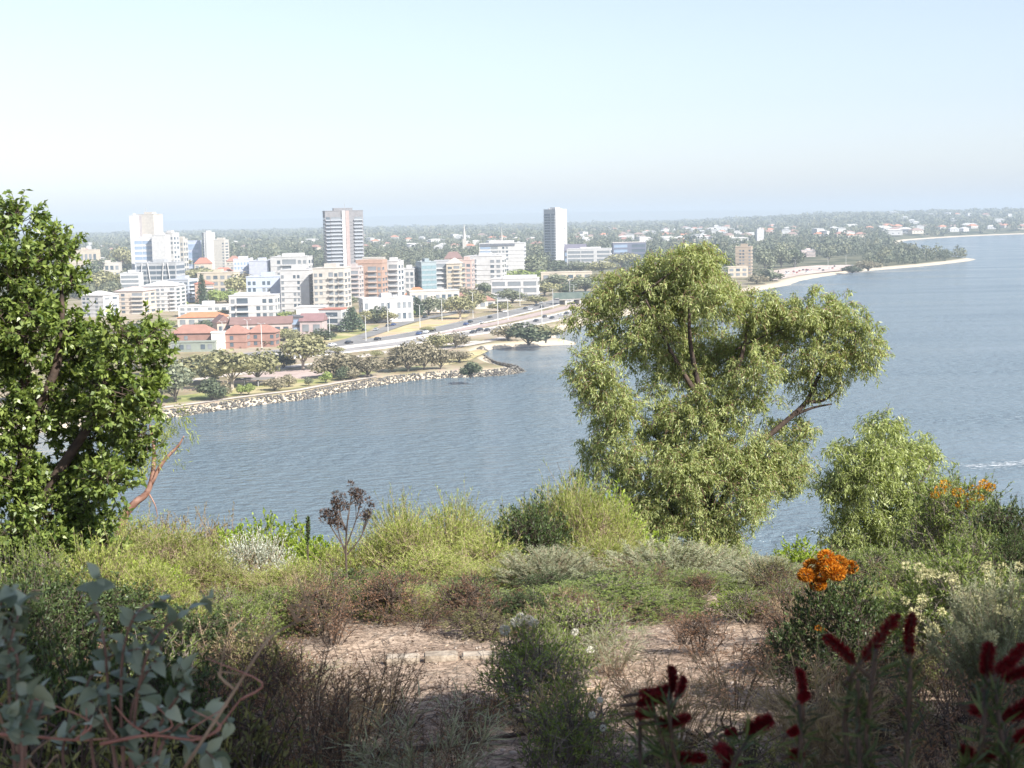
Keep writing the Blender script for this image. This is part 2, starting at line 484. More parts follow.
# far land: shoreline traced on the water plane, then filled and raised
SHORE = [(-420, 470), (-200, 452), (0, 437), (90, 428), (130, 423), (160, 419), (185, 416.5), (205, 413), (230, 409.5), (260, 405), (300, 400.5), (325, 396), (350, 391), (375, 386.5),
         (400, 382.5), (425, 379.5), (450, 378), (475, 377.2), (500, 376), (517, 373.8), (526, 371.6), (519, 369.4), (505, 367), (494, 362), (486, 356.5), (485, 352.5),
         (492, 349.8), (510, 347.6), (530, 346.8), (550, 345.6), (578, 344.6), (579, 342.4), (566, 341.4), (559, 338), (557, 334.5), (562, 331.5), (580, 327),
         (610, 320), (650, 312), (700, 303), (750, 293), (778, 287.5), (792, 285), (802, 281), (825, 276.5), (850, 273), (880, 270), (905, 268), (930, 265.8), (955, 263),
         (972, 260.8), (978, 259.4), (970, 258.2), (940, 256), (915, 251), (902, 246), (899, 242.5), (910, 240.2), (935, 238.4), (960, 236.8), (985, 235.6), (1010, 234.6), (1040, 233.6), (1120, 230)]
sh = [G(x, y, 0.0).xy for x, y in SHORE]
fine = []
rs = random.Random(4)
for a, b in zip(sh[:-1], sh[1:]):
    k = max(1, min(24, int((b - a).length / 6)))
    for t in range(k):
        p = a.lerp(b, t / k)
        if t: p = p + Vector((rs.uniform(-.5, .5), rs.uniform(-.5, .5))) * min(1.5, (b - a).length * 0.05)
        fine.append(p)
fine.append(sh[-1])
OUT = fine + [Vector((5200, 3300)), Vector((16000, 5000)), Vector((20000, 24000)), Vector((-20000, 24000)), Vector((-16000, 3000)), Vector((-2500, 480)), Vector((-700, 400))]
OA = np.array([tuple(p) for p in OUT])
SHA = np.array([tuple(p) for p in fine])

def inside(x, y):
    x = np.asarray(x, float); y = np.asarray(y, float); r = np.zeros(x.shape, bool)
    a = OA; b = np.roll(OA, -1, 0)
    for (x0, y0), (x1, y1) in zip(a, b):
        if y0 == y1: continue
        c = ((y0 > y) != (y1 > y)) & (x < (x1 - x0) * (y - y0) / (y1 - y0) + x0)
        r ^= c
    return r

def dshore(x, y):
    x = np.asarray(x, float).ravel(); y = np.asarray(y, float).ravel(); best = np.full(x.shape, 1e9)
    for a, b in zip(SHA[:-1], SHA[1:]):
        ab = b - a; L2 = ab @ ab + 1e-9
        t = np.clip(((x - a[0]) * ab[0] + (y - a[1]) * ab[1]) / L2, 0, 1)
        best = np.minimum(best, np.hypot(x - a[0] - ab[0] * t, y - a[1] - ab[1] * t))
    return best

pts = []
for off in (3.2, 9, 18):
    for a, b in zip(fine[:-1], fine[1:]):
        d = (b - a)
        if d.length < 1e-6: continue
        nrm = Vector((-d.y, d.x)).normalized()
        m_ = (a + b) / 2 + nrm * off
        pts.append(tuple(m_))
def grid(x0, x1, y0, y1, s):
    xs, ys = np.meshgrid(np.arange(x0, x1, s), np.arange(y0, y1, s))
    return np.stack([xs.ravel() + (ys.ravel() * 0.37 % s), ys.ravel()], 1)
P = np.concatenate([np.array(pts), grid(-500, 500, 380, 1500, 26), grid(-2000, 2400, 1500, 4500, 110), grid(-7000, 7000, 4500, 9000, 450), grid(-15000, 15000, 9000, 23500, 1500)])
ds = dshore(P[:, 0], P[:, 1]); ok = inside(P[:, 0], P[:, 1]) & (ds > 2.6)
P = P[ok]
allp = [Vector(p) for p in OUT] + [Vector(p) for p in P]
res = delaunay_2d_cdt(allp, [], [list(range(len(OUT)))], 1, 1e-3)
vx = np.array([tuple(v) for v in res[0]])
dd = dshore(vx[:, 0], vx[:, 1])
def beach_z(x, y, d):
    """height near the shore: a steep rock edge on the peninsula, a flat beach elsewhere"""
    px = np.asarray(x) / np.maximum(np.asarray(y), 1) * FPX + 512
    slope = np.where((px < 485) & (np.asarray(y) < 620), 0.75, np.where(np.asarray(y) < 800, 0.3, 0.16))
    return np.minimum(zland(x, y), -0.35 + slope * d)
vz = beach_z(vx[:, 0], vx[:, 1], dd)
tri = np.array([f for f in res[2] if len(f) == 3])

def land_mat():
    m, n, l, p, o = new_mat('land_ground')
    tc = n.new('ShaderNodeTexCoord'); sx = n.new('ShaderNodeSeparateXYZ'); l.new(tc.outputs['Object'], sx.inputs[0])
    def nz(s, d):
        t = n.new('ShaderNodeTexNoise'); t.inputs['Scale'].default_value = s; t.inputs['Detail'].default_value = d
        l.new(tc.outputs['Object'], t.inputs[0]); return t
    a, b = nz(0.03, 6), nz(0.35, 5)
    r = n.new('ShaderNodeValToRGB'); el = r.color_ramp.elements
    el[0].position, el[0].color = 0.36, (0.21, 0.19, 0.10, 1); el[1].position, el[1].color = 0.62, (0.44, 0.37, 0.28, 1)
    k = el.new(0.48); k.color = (0.36, 0.30, 0.19, 1)
    l.new(a.outputs['Fac'], r.inputs[0])
    m1 = n.new('ShaderNodeMix'); m1.data_type = 'RGBA'; m1.blend_type = 'MULTIPLY'; m1.inputs['Factor'].default_value = 0.4
    l.new(r.outputs[0], m1.inputs[6]); l.new(b.outputs['Color'], m1.inputs[7])
    mr = n.new('ShaderNodeMapRange'); mr.inputs[1].default_value, mr.inputs[2].default_value = 900, 1600
    l.new(sx.outputs['Y'], mr.inputs[0])
    r2 = n.new('ShaderNodeValToRGB'); e2 = r2.color_ramp.elements
    e2[0].position, e2[0].color = 0.4, (0.05, 0.06, 0.03, 1); e2[1].position, e2[1].color = 0.66, (0.17, 0.16, 0.10, 1)
    l.new(a.outputs['Fac'], r2.inputs[0])
    m2 = n.new('ShaderNodeMix'); m2.data_type = 'RGBA'
    l.new(mr.outputs[0], m2.inputs['Factor']); l.new(m1.outputs[2], m2.inputs[6]); l.new(r2.outputs[0], m2.inputs[7])
    # low ground by the water is bare pale sand
    ms = n.new('ShaderNodeMapRange'); ms.inputs[1].default_value, ms.inputs[2].default_value = 1.5, 2.4
    ms.inputs[3].default_value, ms.inputs[4].default_value = 1, 0
    l.new(sx.outputs['Z'], ms.inputs[0])
    m3 = n.new('ShaderNodeMix'); m3.data_type = 'RGBA'
    l.new(ms.outputs[0], m3.inputs['Factor']); l.new(m2.outputs[2], m3.inputs[6]); m3.inputs[7].default_value = (0.50, 0.43, 0.33, 1)
    l.new(m3.outputs[2], p.inputs['Base Color']); p.inputs['Roughness'].default_value = 0.95; p.inputs['Specular IOR Level'].default_value = 0.1
    return m
tag(mobj('far_land_ground', np_mesh('far_land_ground', np.column_stack([vx, vz]), tri, land_mat())), kind='structure')

# distant scarp
xs = np.linspace(-21000, 21000, 220); ysr = np.linspace(17500, 23500, 16)
X, Y = np.meshgrid(xs, ysr)
env = np.sin(np.clip((Y - 17500) / 6000, 0, 1) * math.pi) ** 0.8
crest = 128 + 16 * vnoise(X, Y * 0 + 1, 2600, 1) + 7 * vnoise(X, Y * 0, 700, 4)
crest *= 1 - 0.55 * sstep(1500, 6500, X)
Z = 8 + env * (crest + 22 * vnoise(X, Y, 900, 7) * (1 - env))
V = np.stack([X, Y, Z], -1).reshape(-1, 3); nx = len(xs)
i, j = np.meshgrid(np.arange(nx - 1), np.arange(len(ysr) - 1)); q = (j * nx + i).ravel()
tag(mobj('scarp_hills', np_mesh('scarp_hills', V, np.stack([q, q + 1, q + nx + 1, q + nx], 1), noise_mat('scarp_bush', (0.05, 0.07, 0.05), (0.11, 0.12, 0.08), 0.002), smooth=True)), kind='structure')

# air
hz, n, l, p, o = new_mat('hazy_air')
n.remove(p)
pv = n.new('ShaderNodeVolumePrincipled')
pv.inputs['Color'].default_value = (0.54, 0.625, 0.72, 1)
pv.inputs['Density'].default_value = 1.55e-4
pv.inputs['Anisotropy'].default_value = -0.1
l.new(pv.outputs[0], o.inputs['Volume'])
mb = MB(); mb.box(-32000, 32000, -120, 25500, -12, 190)
tag(mb.obj('haze', hz), kind='stuff')

# ------------------------------------------------------------------ roads, lawns, sea wall
def ribbon(name, pix, w, z, mat, off=0.0, kind='structure', step=14):
    c = [G(x, y, z).xy for x, y in pix]
    # Catmull-Rom through the centre line
    P_ = [c[0] * 2 - c[1]] + c + [c[-1] * 2 - c[-2]]; line = []
    for k in range(1, len(P_) - 2):
        nseg = max(2, int((P_[k + 1] - P_[k]).length / step))
        for s in range(nseg):
            t = s / nseg
            line.append(0.5 * ((2 * P_[k]) + (P_[k + 1] - P_[k - 1]) * t + (2 * P_[k - 1] - 5 * P_[k] + 4 * P_[k + 1] - P_[k + 2]) * t * t + (3 * P_[k] - P_[k - 1] - 3 * P_[k + 1] + P_[k + 2]) * t ** 3))
    line.append(P_[-2])
    L, Rr = [], []
    for k, p_ in enumerate(line):
        d = (line[min(k + 1, len(line) - 1)] - line[max(k - 1, 0)]).normalized(); nn = Vector((d.y, -d.x))
        L.append(p_ + nn * (off - w / 2)); Rr.append(p_ + nn * (off + w / 2))
    V = [(*a, z) for a in L] + [(*a, z) for a in Rr]; m_ = len(L)
    F = [(k, k + m_, k + m_ + 1, k + 1) for k in range(m_ - 1)]
    me = np_mesh(name, np.array(V), np.array(F), mat)
    ob = mobj(name, me)
    if kind: ob['kind'] = kind
    return ob, line

ASPH = noise_mat('asphalt', (0.17, 0.165, 0.16), (0.24, 0.235, 0.225), 0.12, 0.9)
ASPH_P = noise_mat('worn_asphalt', (0.24, 0.23, 0.22), (0.33, 0.315, 0.30), 0.1, 0.9)
PAVE = noise_mat('pale_path', (0.44, 0.39, 0.34), (0.56, 0.50, 0.44), 0.3, 0.9)
CONC = noise_mat('concrete', (0.36, 0.34, 0.32), (0.48, 0.46, 0.42), 0.3, 0.85)
REDP = noise_mat('reddish_paving', (0.34, 0.27, 0.245), (0.42, 0.34, 0.31), 0.3, 0.9)
PAINT = flat_mat('white_road_paint', (0.75, 0.75, 0.73), 0.7)
GRASS = noise_mat('lawn_grass', (0.13, 0.16, 0.05), (0.33, 0.32, 0.12), 0.12, 0.95, c3=(0.42, 0.36, 0.20), scale3=0.05)
DRYG = noise_mat('dry_grass', (0.36, 0.31, 0.13), (0.50, 0.43, 0.24), 0.15, 0.95, c3=(0.46, 0.33, 0.22), scale3=0.06)

FAR_C = [(120, 367), (200, 359.5), (260, 353.5), (330, 346), (380, 339.5), (420, 333), (465, 323.5), (500, 315.5), (530, 308.5), (560, 301), (590, 294), (640, 283), (720, 270)]
NEAR_C = [(150, 372), (205, 365.5), (265, 359), (330, 352), (385, 345.5), (430, 339), (470, 333), (500, 329), (530, 323), (560, 316.5), (590, 309), (640, 298), (700, 287)]
RAMP_C = [(322, 347), (345, 341.5), (365, 335.5), (385, 329), (405, 322.5), (430, 317), (455, 312.5), (480, 306), (510, 299), (540, 293)]
ribbon('motorway_road', FAR_C, 17, 2.66, ASPH)
ribbon('motorway_road', NEAR_C, 15, 2.66, ASPH_P)
ribbon('ramp_road', RAMP_C, 9, 2.70, ASPH)
ribbon('median_strip', [(a[0] * .5 + b[0] * .5, a[1] * .5 + b[1] * .5) for a, b in zip(FAR_C[2:-1], NEAR_C[2:])], 9, 2.62, REDP)
for c_, w_ in ((FAR_C, 17), (NEAR_C, 15)):
    for off in (-w_ / 2 + .6, w_ / 2 - .6): ribbon('edge_line', c_, 0.3, 2.674, PAINT, off)

ribbon('park_road', [(170, 383), (220, 376), (265, 371), (300, 365), (335, 361), (385, 352), (440, 345), (480, 341)], 6.5, 2.55, PAVE)
ribbon('car_park_paving', [(262, 378), (290, 374), (320, 371.5)], 26, 2.52, noise_mat('pinkish_paving', (0.36, 0.28, 0.25), (0.46, 0.37, 0.33), 0.2, 0.9))
ribbon('foreshore_path', [(430, 351), (455, 347), (480, 342.5), (505, 337.5)], 6, 2.56, PAVE)

def barrier(label, pix, off, h=0.45, t=0.4):
    ob, line = ribbon('tmp', pix, 1, 2.7, CONC, off, None)
    bpy.data.objects.remove(ob)
    m_ = MB(); prev = None
    V, F = [], []
    for k, p_ in enumerate(line):
        d = (line[min(k + 1, len(line) - 1)] - line[max(k - 1, 0)]).normalized(); nn = Vector((d.y, -d.x)); c_ = p_ + nn * off
        for s, z in ((-t / 2, 2.4), (-t / 4, 2.7 + h), (t / 4, 2.7 + h), (t / 2, 2.4)): V.append((*(c_ + nn * s), z))
        if k: b = k * 4; F += [(b - 4, b - 3, b + 1, b), (b - 3, b - 2, b + 2, b + 1), (b - 2, b - 1, b + 3, b + 2)]
    return tag(mobj('road_barrier', np_mesh('road_barrier', np.array(V), np.array(F), CONC)), label, 'barrier')
barrier('long pale concrete barrier along the water side of the near carriageway', NEAR_C[1:], 8.6)
barrier('long pale concrete barrier edging the median strip beside the far carriageway', FAR_C[2:], 9.3)
barrier('pale concrete barrier edging the median strip beside the near carriageway', NEAR_C[2:], -8.4, 0.4)

def lawn(name, pix, mat, z=2.526):
    c = [G(x, y, z) for x, y in pix]
    m_ = MB(); m_.add(c, [tuple(range(len(c)))])
    return tag(m_.obj(name, mat), kind='structure')
lawn('park_lawn', [(165, 405), (185, 402), (230, 396), (300, 387.5), (345, 379), (376, 372.5), (372, 370), (350, 372), (320, 377), (290, 380), (255, 385), (215, 391), (170, 397)], GRASS)
lawn('park_lawn', [(190, 391), (235, 385), (265, 380), (255, 378), (225, 381), (185, 387)], DRYG, 2.518)
lawn('verge_grass', [(383, 337.5), (420, 330.5), (458, 321.5), (470, 314.5), (455, 314.6), (430, 319.3), (405, 325.6), (385, 332.5), (370, 338)], DRYG, 2.53)
lawn('verge_grass', [(455, 311), (480, 304), (510, 298), (505, 296), (470, 302), (445, 308)], DRYG, 2.534)
lawn('verge_grass', [(310, 345), (345, 339), (368, 331), (380, 325), (360, 326), (330, 336), (290, 344)], GRASS, 2.534)
lawn('point_grass', [(440, 366), (470, 360), (488, 351), (478, 349), (455, 355), (430, 362)], DRYG, 2.53)
lawn('point_grass', [(382, 373), (420, 369), (445, 367.5), (420, 366), (385, 369)], GRASS, 2.53)

lawn('car_park_sand', [(775, 280), (800, 275), (830, 271.5), (858, 268.6), (862, 266), (840, 264), (800, 266.5), (770, 271), (760, 277)], noise_mat('pink_sand', (0.40, 0.32, 0.28), (0.56, 0.46, 0.40), 0.05, 0.95))

wl_ = [p for p in fine if p.y < 640 and 60 < (p.x / p.y * FPX + 512) < 505][::3]
wl_ = [p for p, q in zip(wl_, wl_[1:]) if (q - p).x > 0]
inl = [p + Vector((-(q - p).y, (q - p).x)).normalized() * 7 for p, q in zip(wl_, wl_[1:])]
Lp = []
for k, p_ in enumerate(inl):
    d = (inl[min(k + 2, len(inl) - 1)] - inl[max(k - 2, 0)]).normalized(); nn = Vector((d.y, -d.x)); Lp.append((p_ - nn * 1.6, p_ + nn * 1.6))
m_ = len(Lp)
tag(mobj('shared_path', np_mesh('shared_path', np.array([(*a, 2.545) for a, b in Lp] + [(*b, 2.545) for a, b in Lp]), np.array([(k, k + m_, k + m_ + 1, k + 1) for k in range(m_ - 1)]), PAVE)), kind='structure')

# rock sea wall: rubble along the peninsula's edge
rng = np.random.default_rng(11)
rp = []
wall_pts = [p for p in fine if p.y < 640 and (p.x / p.y * FPX + 512) < 530 and (p.x / p.y * FPX + 512) > 60]
for a, b in zip(wall_pts[:-1], wall_pts[1:]):
    L = (b - a).length
    if L > 40: continue
    nrm = Vector((-(b - a).y, (b - a).x)).normalized()
    for k in range(int(L * 12.0) + 1):
        t = rng.random(); off = rng.random() * 4.2 - 0.6
        c = a.lerp(b, t) + nrm * off
        rp.append((c.x, c.y, min(2.25, -0.15 + off * 0.72 + rng.random() * 0.25)))
rp = np.array(rp); nr = len(rp)
ico = bmesh.new(); bmesh.ops.create_icosphere(ico, subdivisions=1, radius=1)
IV = np.array([v.co[:] for v in ico.verts]); IF = np.array([[v.index for v in f.verts] for f in ico.faces]); ico.free()
sc = (0.2 + 0.32 * rng.random((nr, 1, 1)) ** 1.5) * (1 + 0.5 * (rng.random((nr, len(IV), 3)) - 0.5))
V = (IV[None] * sc * np.array([1.1, 1.1, 0.8]) + rp[:, None]).reshape(-1, 3)
F = (IF[None] + (np.arange(nr) * len(IV))[:, None, None]).reshape(-1, 3)
ROCK = leaf_mat('grey_rock', (0.08, 0.075, 0.07), (0.21, 0.20, 0.18), 0, 0.9, 0.2)
tag(mobj('rock_seawall', np_mesh('rock_seawall', V, F, ROCK)), 'long sloping wall of grey boulders along the edge of the peninsula', 'sea wall', kind='stuff')

# boat wake: a broken strip of foam on the water
rng = np.random.default_rng(5)
A_, B_ = G(968, 467, 0.02), G(1120, 456, 0.02)
t = rng.random(520)
fp = np.array(A_)[None] * (1 - t[:, None]) + np.array(B_)[None] * t[:, None] + np.column_stack([rng.normal(size=520) * 1.2, rng.normal(size=520) * 2.0, np.zeros(520)])
Vf, Ff = leaf_arrays(fp, np.column_stack([np.ones(520), rng.normal(size=520) * 0.25, np.zeros(520)]), np.tile([[0, 0, 1.0]], (520, 1)), 0.5 + 1.6 * rng.random(520), 0.12 + 0.2 * rng.random(520), 0)
Vf[:, 2] = np.repeat(0.02 + 0.00005 * np.arange(520), 4)
tag(mobj('wake_foam', np_mesh('wake_foam', Vf, Ff, flat_mat('foam', (0.55, 0.58, 0.6), 0.6))), 'pale streak of broken foam on the open water', 'foam', kind='stuff')

# ------------------------------------------------------------------ buildings
def unit_box(name, mat):
    m_ = MB(); m_.box(-.5, .5, -.5, .5, -.5, .5); return m_.mesh(name, mat)
WIN = {k: unit_box('window', m) for k, m in dict(d=GLASS, t=GLASS_TEAL, b=GLASS_BLUE, m=GLASS_MID).items()}
BALC = {}
def balc_mesh(c):
    k = tuple(c)
    if k not in BALC: BALC[k] = unit_box('balcony', wall_mat(c))
    return BALC[k]
WHITE = (0.56, 0.55, 0.54); OFFW = (0.52, 0.485, 0.435); CREAM = (0.54, 0.47, 0.375); PINK = (0.50, 0.39, 0.35); TAN = (0.42, 0.34, 0.26)
BRICK = (0.34, 0.20, 0.16); ORANGE = (0.42, 0.285, 0.22); GREY = (0.42, 0.42, 0.43); DGREY = (0.13, 0.13, 0.145); BLUEW = (0.46, 0.51, 0.60); LGREY = (0.58, 0.58, 0.58)
TILE_R = (0.40, 0.17, 0.12); TILE_O = (0.55, 0.21, 0.11); TILE_B = (0.22, 0.14, 0.125); TILE_P = (0.33, 0.18, 0.14); ROOFG = (0.40, 0.39, 0.38); ROOFW = (0.62, 0.61, 0.60)
FOOT = []          # (x, y, half width, depth) of every building, for planting round it
NWIN = 0

brs = random.Random(17)
def face_fill(root, pat, w, z0, fh, floors, frame, wallc, maxcol=100):
    """windows and balconies of one face. pat: 'w4' = 4 windows a floor, 'b2' = balcony bay, 'g3' = glass band, 's1' = blank; optional glass letter"""
    segs = [(t[0], float(t[1:].rstrip('dtbm')), t[-1] if t[-1] in 'dtbm' else 'd') for t in pat.split()]
    tot = sum(s[1] for s in segs); x = -w / 2
    for typ, wt, gl in segs:
        sw = w * wt / tot
        for f in range(floors):
            zc = z0 + f * fh
            def put(mesh, name, cx, cz, sx, sy, sz, dy):
                o = mobj(name, mesh, root); p_, rz = frame
                o.location = (p_[0] + math.cos(rz) * cx + math.sin(rz) * dy, p_[1] + math.sin(rz) * cx - math.cos(rz) * dy, cz)
                o.rotation_euler = (0, 0, rz); o.scale = (sx, sy, sz)
            if typ == 'w':
                n = int(wt)
                for k in range(n):
                    if brs.random() < .07: continue
                    put(WIN[gl if brs.random() < .7 else 'm' if gl == 'd' else 'd' if gl == 'm' else gl], 'window', x + sw * (k + .5) / n, zc + fh * .54, sw / n * .6, .16, fh * .55, 0.04)
            elif typ == 'g':
                put(WIN[gl], 'window', x + sw / 2, zc + fh * .56, sw * .94, .16, fh * .62, 0.04)
            elif typ == 'b':
                put(WIN[gl], 'window', x + sw / 2, zc + fh * .58, sw * .88, .16, fh * .78, 0.04)  # glazing strip; its dark tone also stands in for the balcony recess shade
                put(balc_mesh(wallc), 'balcony', x + sw / 2, zc + 0.35, sw * .97, 1.5, 1.0, 0.75)
        x += sw

def bld(label, D, xl, xr, yt, col, floors=4, F='w5', S='w3', dep=14, yaw=0.0, roof='flat', roofc=ROOFG, cat='apartment block', name='apartment_building',
        plant=0.4, vols=(), group=None, fh=None, top=0.10, balc=None):
    a, b = PD(xl, yt, D), PD(xr, yt, D)
    yr = R(yaw); Wt = b.x - a.x
    w = max(3.0, (Wt - dep * abs(math.sin(yr))) / math.cos(yr))
    zt = (a.z + b.z) / 2
    # centre so that the silhouette spans xl..xr and the nearest corner lies near D
    cx = (a.x + b.x) / 2; cy = D + (dep * math.cos(yr) + w * abs(math.sin(yr))) / 2
    z0 = float(beach_z(cx, cy, 1e3)) - 0.05
    sc_ = 1.0 + (cy - D) / D * 0.0
    h = zt - z0
    if roof != 'flat': h *= (0.68 if floors <= 2 else 0.86)
    root = tag(empty(name, (cx, cy, z0), yr), label, cat, group)
    m_ = MB(); m_.box(-w / 2, w / 2, -dep / 2, dep / 2, -1.0, h)
    for (fx0, fx1, fy0, fy1, fz0, fz1) in vols:
        m_.box(-w / 2 + w * fx0, -w / 2 + w * fx1, -dep / 2 + dep * fy0, -dep / 2 + dep * fy1, h * fz0, h * fz1)
    nb = floors or int(h / 3.3)
    for f in range(1, nb):
        z = h * (1 - (top if floors else 0)) * f / nb; e = .22 if floors else .07
        m_.box(-w / 2 - e, w / 2 + e, -dep / 2 - e, dep / 2 + e, z - .16, z + .16)
    m_.obj('wall', wall_mat(col), root)
    if roof == 'flat':
        r = MB(); r.box(-w / 2 - .25, w / 2 + .25, -dep / 2 - .25, dep / 2 + .25, h + .003, h + .5)
        ro = r.obj('roof', wall_mat(roofc if roofc != ROOFG else tuple(min(.8, c * 1.02) for c in col)), root)
        if plant:
            r = MB(); r.box(-w * plant / 2, w * plant / 2, -dep * .2, dep * .25, h + .5, h + 2.9)
            for _ in range(4):
                x_, y_, q_ = brs.uniform(-.42, .38) * w, brs.uniform(-.4, .3) * dep, brs.uniform(.8, 2.2)
                if abs(x_) > w * plant / 2 + .5:
                    u = MB(); u.box(x_, x_ + q_ * 1.4, y_, y_ + q_, h + .5, h + .5 + q_ * .6); u.obj('roof_unit', wall_mat(GREY), ro)
            r.obj('plant_room', wall_mat(tuple(c * .9 for c in col)), ro)
    else:
        r = MB(); r.hip(w, dep, h, (zt - z0) - h + 0.3, .6, 0, roof == 'gable')
        if roof == 'gable':
            pass
        r.obj('roof', wall_mat(roofc, .9), root)
    if floors:
        f_h = h * (1 - top) / floors
        if F: face_fill(root, F, w * .97, 0.2 if floors < 3 else h * .02, f_h, floors, ((0, -dep / 2), 0.0), balc or col)
        if S and abs(yaw) > 2:
            if yaw > 0: face_fill(root, S, dep * .95, h * .02, f_h, floors, ((-w / 2, 0), -math.pi / 2), balc or col)
            else: face_fill(root, S, dep * .95, h * .02, f_h, floors, ((w / 2, 0), math.pi / 2), balc or col)
    FOOT.append((cx, cy, w / 2 + 3, dep / 2 + 3, D, label))
    return root, w, dep, h

# towers
r_, w, d, h = bld('tall dark grey banded residential tower with a pale central fin, left of the city centre', 1330, 319, 362, 211, (0.25, 0.245, 0.255), 18, 'b1d b3m s1 s1.3 b2m', 'g1m', 26, 12, cat='tower', name='residential_tower', plant=.5, balc=(0.40, 0.42, 0.46))
m_ = MB(); m_.box(w * -.06, w * .03, -d / 2 - 1.2, -d / 2 - .01, 0, h + .3); m_.obj('fin', wall_mat(WHITE), r_)
m_ = MB(); m_.box(w * .04, w * .13, -d / 2 - .9, -d / 2 - .01, 0, h + .2); m_.obj('fin', wall_mat((.42, .33, .31)), r_)
m_ = MB(); m_.tube([(2, 0, h + 2.8), (2, 0, h + 7)], .2, 5); m_.obj('mast', wall_mat(GREY), r_)
r_, w, d, h = bld('slim white and grey tower standing alone behind the dark low office', 1880, 544, 567, 209.5, WHITE, 17, 's5 w1m s1', 'b3d s.4 b2m', 26, 36, cat='tower', name='residential_tower', plant=.4, balc=(0.55, 0.56, 0.58))
r_, w, d, h = bld('thin tall white slab tower at the far left of the skyline', 1640, 126.5, 137.5, 216, WHITE, 0, '', '', 22, 8, cat='tower', name='residential_tower', plant=.3)
r_, w, d, h = bld('broad cream white tower block joined beside the thin slab tower', 1650, 136, 157.5, 214.5, OFFW, 0, '', '', 24, -12, cat='tower', name='residential_tower', plant=.5)
m_ = MB(); m_.box(-w / 2 + .2, -w / 2 + 5.5, -d / 2 - .25, -d / 2 - .005, 2, h - 1); m_.obj('recess_shade_panel', wall_mat((.42, .39, .40)), r_)  # darker panel on the flat wall paints in the shade of a recess
m_ = MB(); m_.tube([(-5, 0, h + 2), (-5, 0, h + 8)], .35, 5); m_.obj('mast', wall_mat(GREY), r_)
bld('blue glass office front stepping out below the cream tower block', 1600, 133.5, 158, 237, LGREY, 7, 'g2b g2b g2b', '', 14, 0, cat='office block', name='office_building', plant=.3)
bld('blank white rendered block against the right side of the blue glass front', 1590, 151, 166.5, 235.5, WHITE, 0, '', '', 16, -6, plant=.5)
bld('white apartment block with stacked balconies right of the blank white block', 1680, 161, 176, 233, WHITE, 8, 's1 b2m w1', 'w2', 16, -14)
bld('narrow cream apartment block between the white balcony block and blue hall', 1700, 176, 185, 239, OFFW, 6, 'w2m', 'w2', 14, -10, plant=.5)
bld('low blue clad hall just left of the twin white tower', 1860, 184, 199, 241, (0.46, 0.50, 0.64), 3, 'g1b', '', 14, 0, plant=0, cat='hall', name='clad_hall')
r_, w, d, h = bld('rounded white tower with vertical ribs, left half of a twin block', 1840, 199, 214, 233, WHITE, 11, 'w1m s1 w1m', 'w2m', 18, 20, cat='tower', name='residential_tower', plant=.5)
m_ = MB(); m_.prism([(math.cos(t) * w * .42, -d / 2 + math.sin(t) * 2.6 - .3) for t in np.linspace(math.pi, 2 * math.pi, 9)], 0, h - .2); m_.obj('round_bay', wall_mat(WHITE), r_)
bld('square cream slab, right half of the twin block beside the rounded tower', 1840, 213, 226, 240, OFFW, 9, 's3 w1m', 'w1', 18, -8, cat='tower', name='residential_tower', plant=.6)
# left cluster
r_, w, d, h = bld('dark glass office with white slanting columns in front of the white towers', 1245, 134.5, 179, 263, (.40, .41, .42), 5, 'g3d g3d g3d g3d', 'g1', 22, -8, cat='office block', name='office_building', plant=.3)
for x0, x1 in ((-.42, -.34), (-.12, -.2), (.12, .2), (.38, .3)):
    m_ = MB(); m_.tube([(w * x0, -d / 2 - .9, 0), (w * x1, -d / 2 - .9, h)], .45, 6); m_.obj('column', wall_mat(WHITE), r_)
bld('small grey four storey annex left of the slanting column office', 1230, 120, 139, 273.5, LGREY, 4, 'g1m', '', 14, 0, plant=.3, cat='office block', name='office_building')
bld('bright white four storey block half hidden by the leafy tree at left', 905, 78, 112, 292, WHITE, 5, 'w2d s1 w1m s1', 'w2', 16, -22, roof='hip', roofc=ROOFW)
bld('large cream apartment block with a pale hip roof beside the leafy tree', 925, 112, 148, 287.5, (0.54, 0.475, 0.41), 5, 'w2m s1 b2m', 'w2', 20, -10, roof='hip', roofc=(0.50, 0.41, 0.38), balc=OFFW)
bld('stepped white apartment block with a broad white roof right of the cream block', 950, 139, 178, 282, WHITE, 6, 'b2m s1 w2m s1 b1m', 'w2', 22, -6, roof='hip', roofc=ROOFW)
bld('white block with square blue grey windows under the slanting column office', 1060, 166, 194, 280, (.52, .55, .60), 5, 's1 w3d', 'b1', 14, -18)
bld('orange rendered block with a flat red roof beside the norfolk pine', 1040, 190, 213, 281, ORANGE, 6, 's1 b1m', 'w2', 14, 14, roof='hip', roofc=TILE_R, balc=OFFW)
bld('wide low cream building behind the norfolk pine', 1180, 196, 236, 273, CREAM, 3, 'w5m', 'w2', 16, -8, plant=.2)
bld('cream hall with a red hip roof above the wide low cream building', 1370, 211, 233, 268, CREAM, 2, 'w4m', 'w2', 14, 0, roof='hip', roofc=TILE_R, cat='hall', name='tiled_hall')
bld('small cream house with a red roof below the twin block', 1620, 194, 210, 258, CREAM, 2, 'w3m', '', 12, 0, roof='hip', roofc=TILE_R, cat='house', name='tiled_house')
bld('long low cream block among trees at the far left of the suburb', 1760, 66, 97, 250, CREAM, 2, 'w7m', '', 14, 0, plant=.1, cat='hall', name='low_hall')
bld('white low block with dark windows left of the slab tower foot', 1560, 92, 119, 263, OFFW, 2, 'w5d', '', 14, 6, plant=.2)
bld('cream three storey block behind the wide low cream building', 1480, 226, 243, 265, OFFW, 3, 'w4m', '', 14, -6, plant=.3)
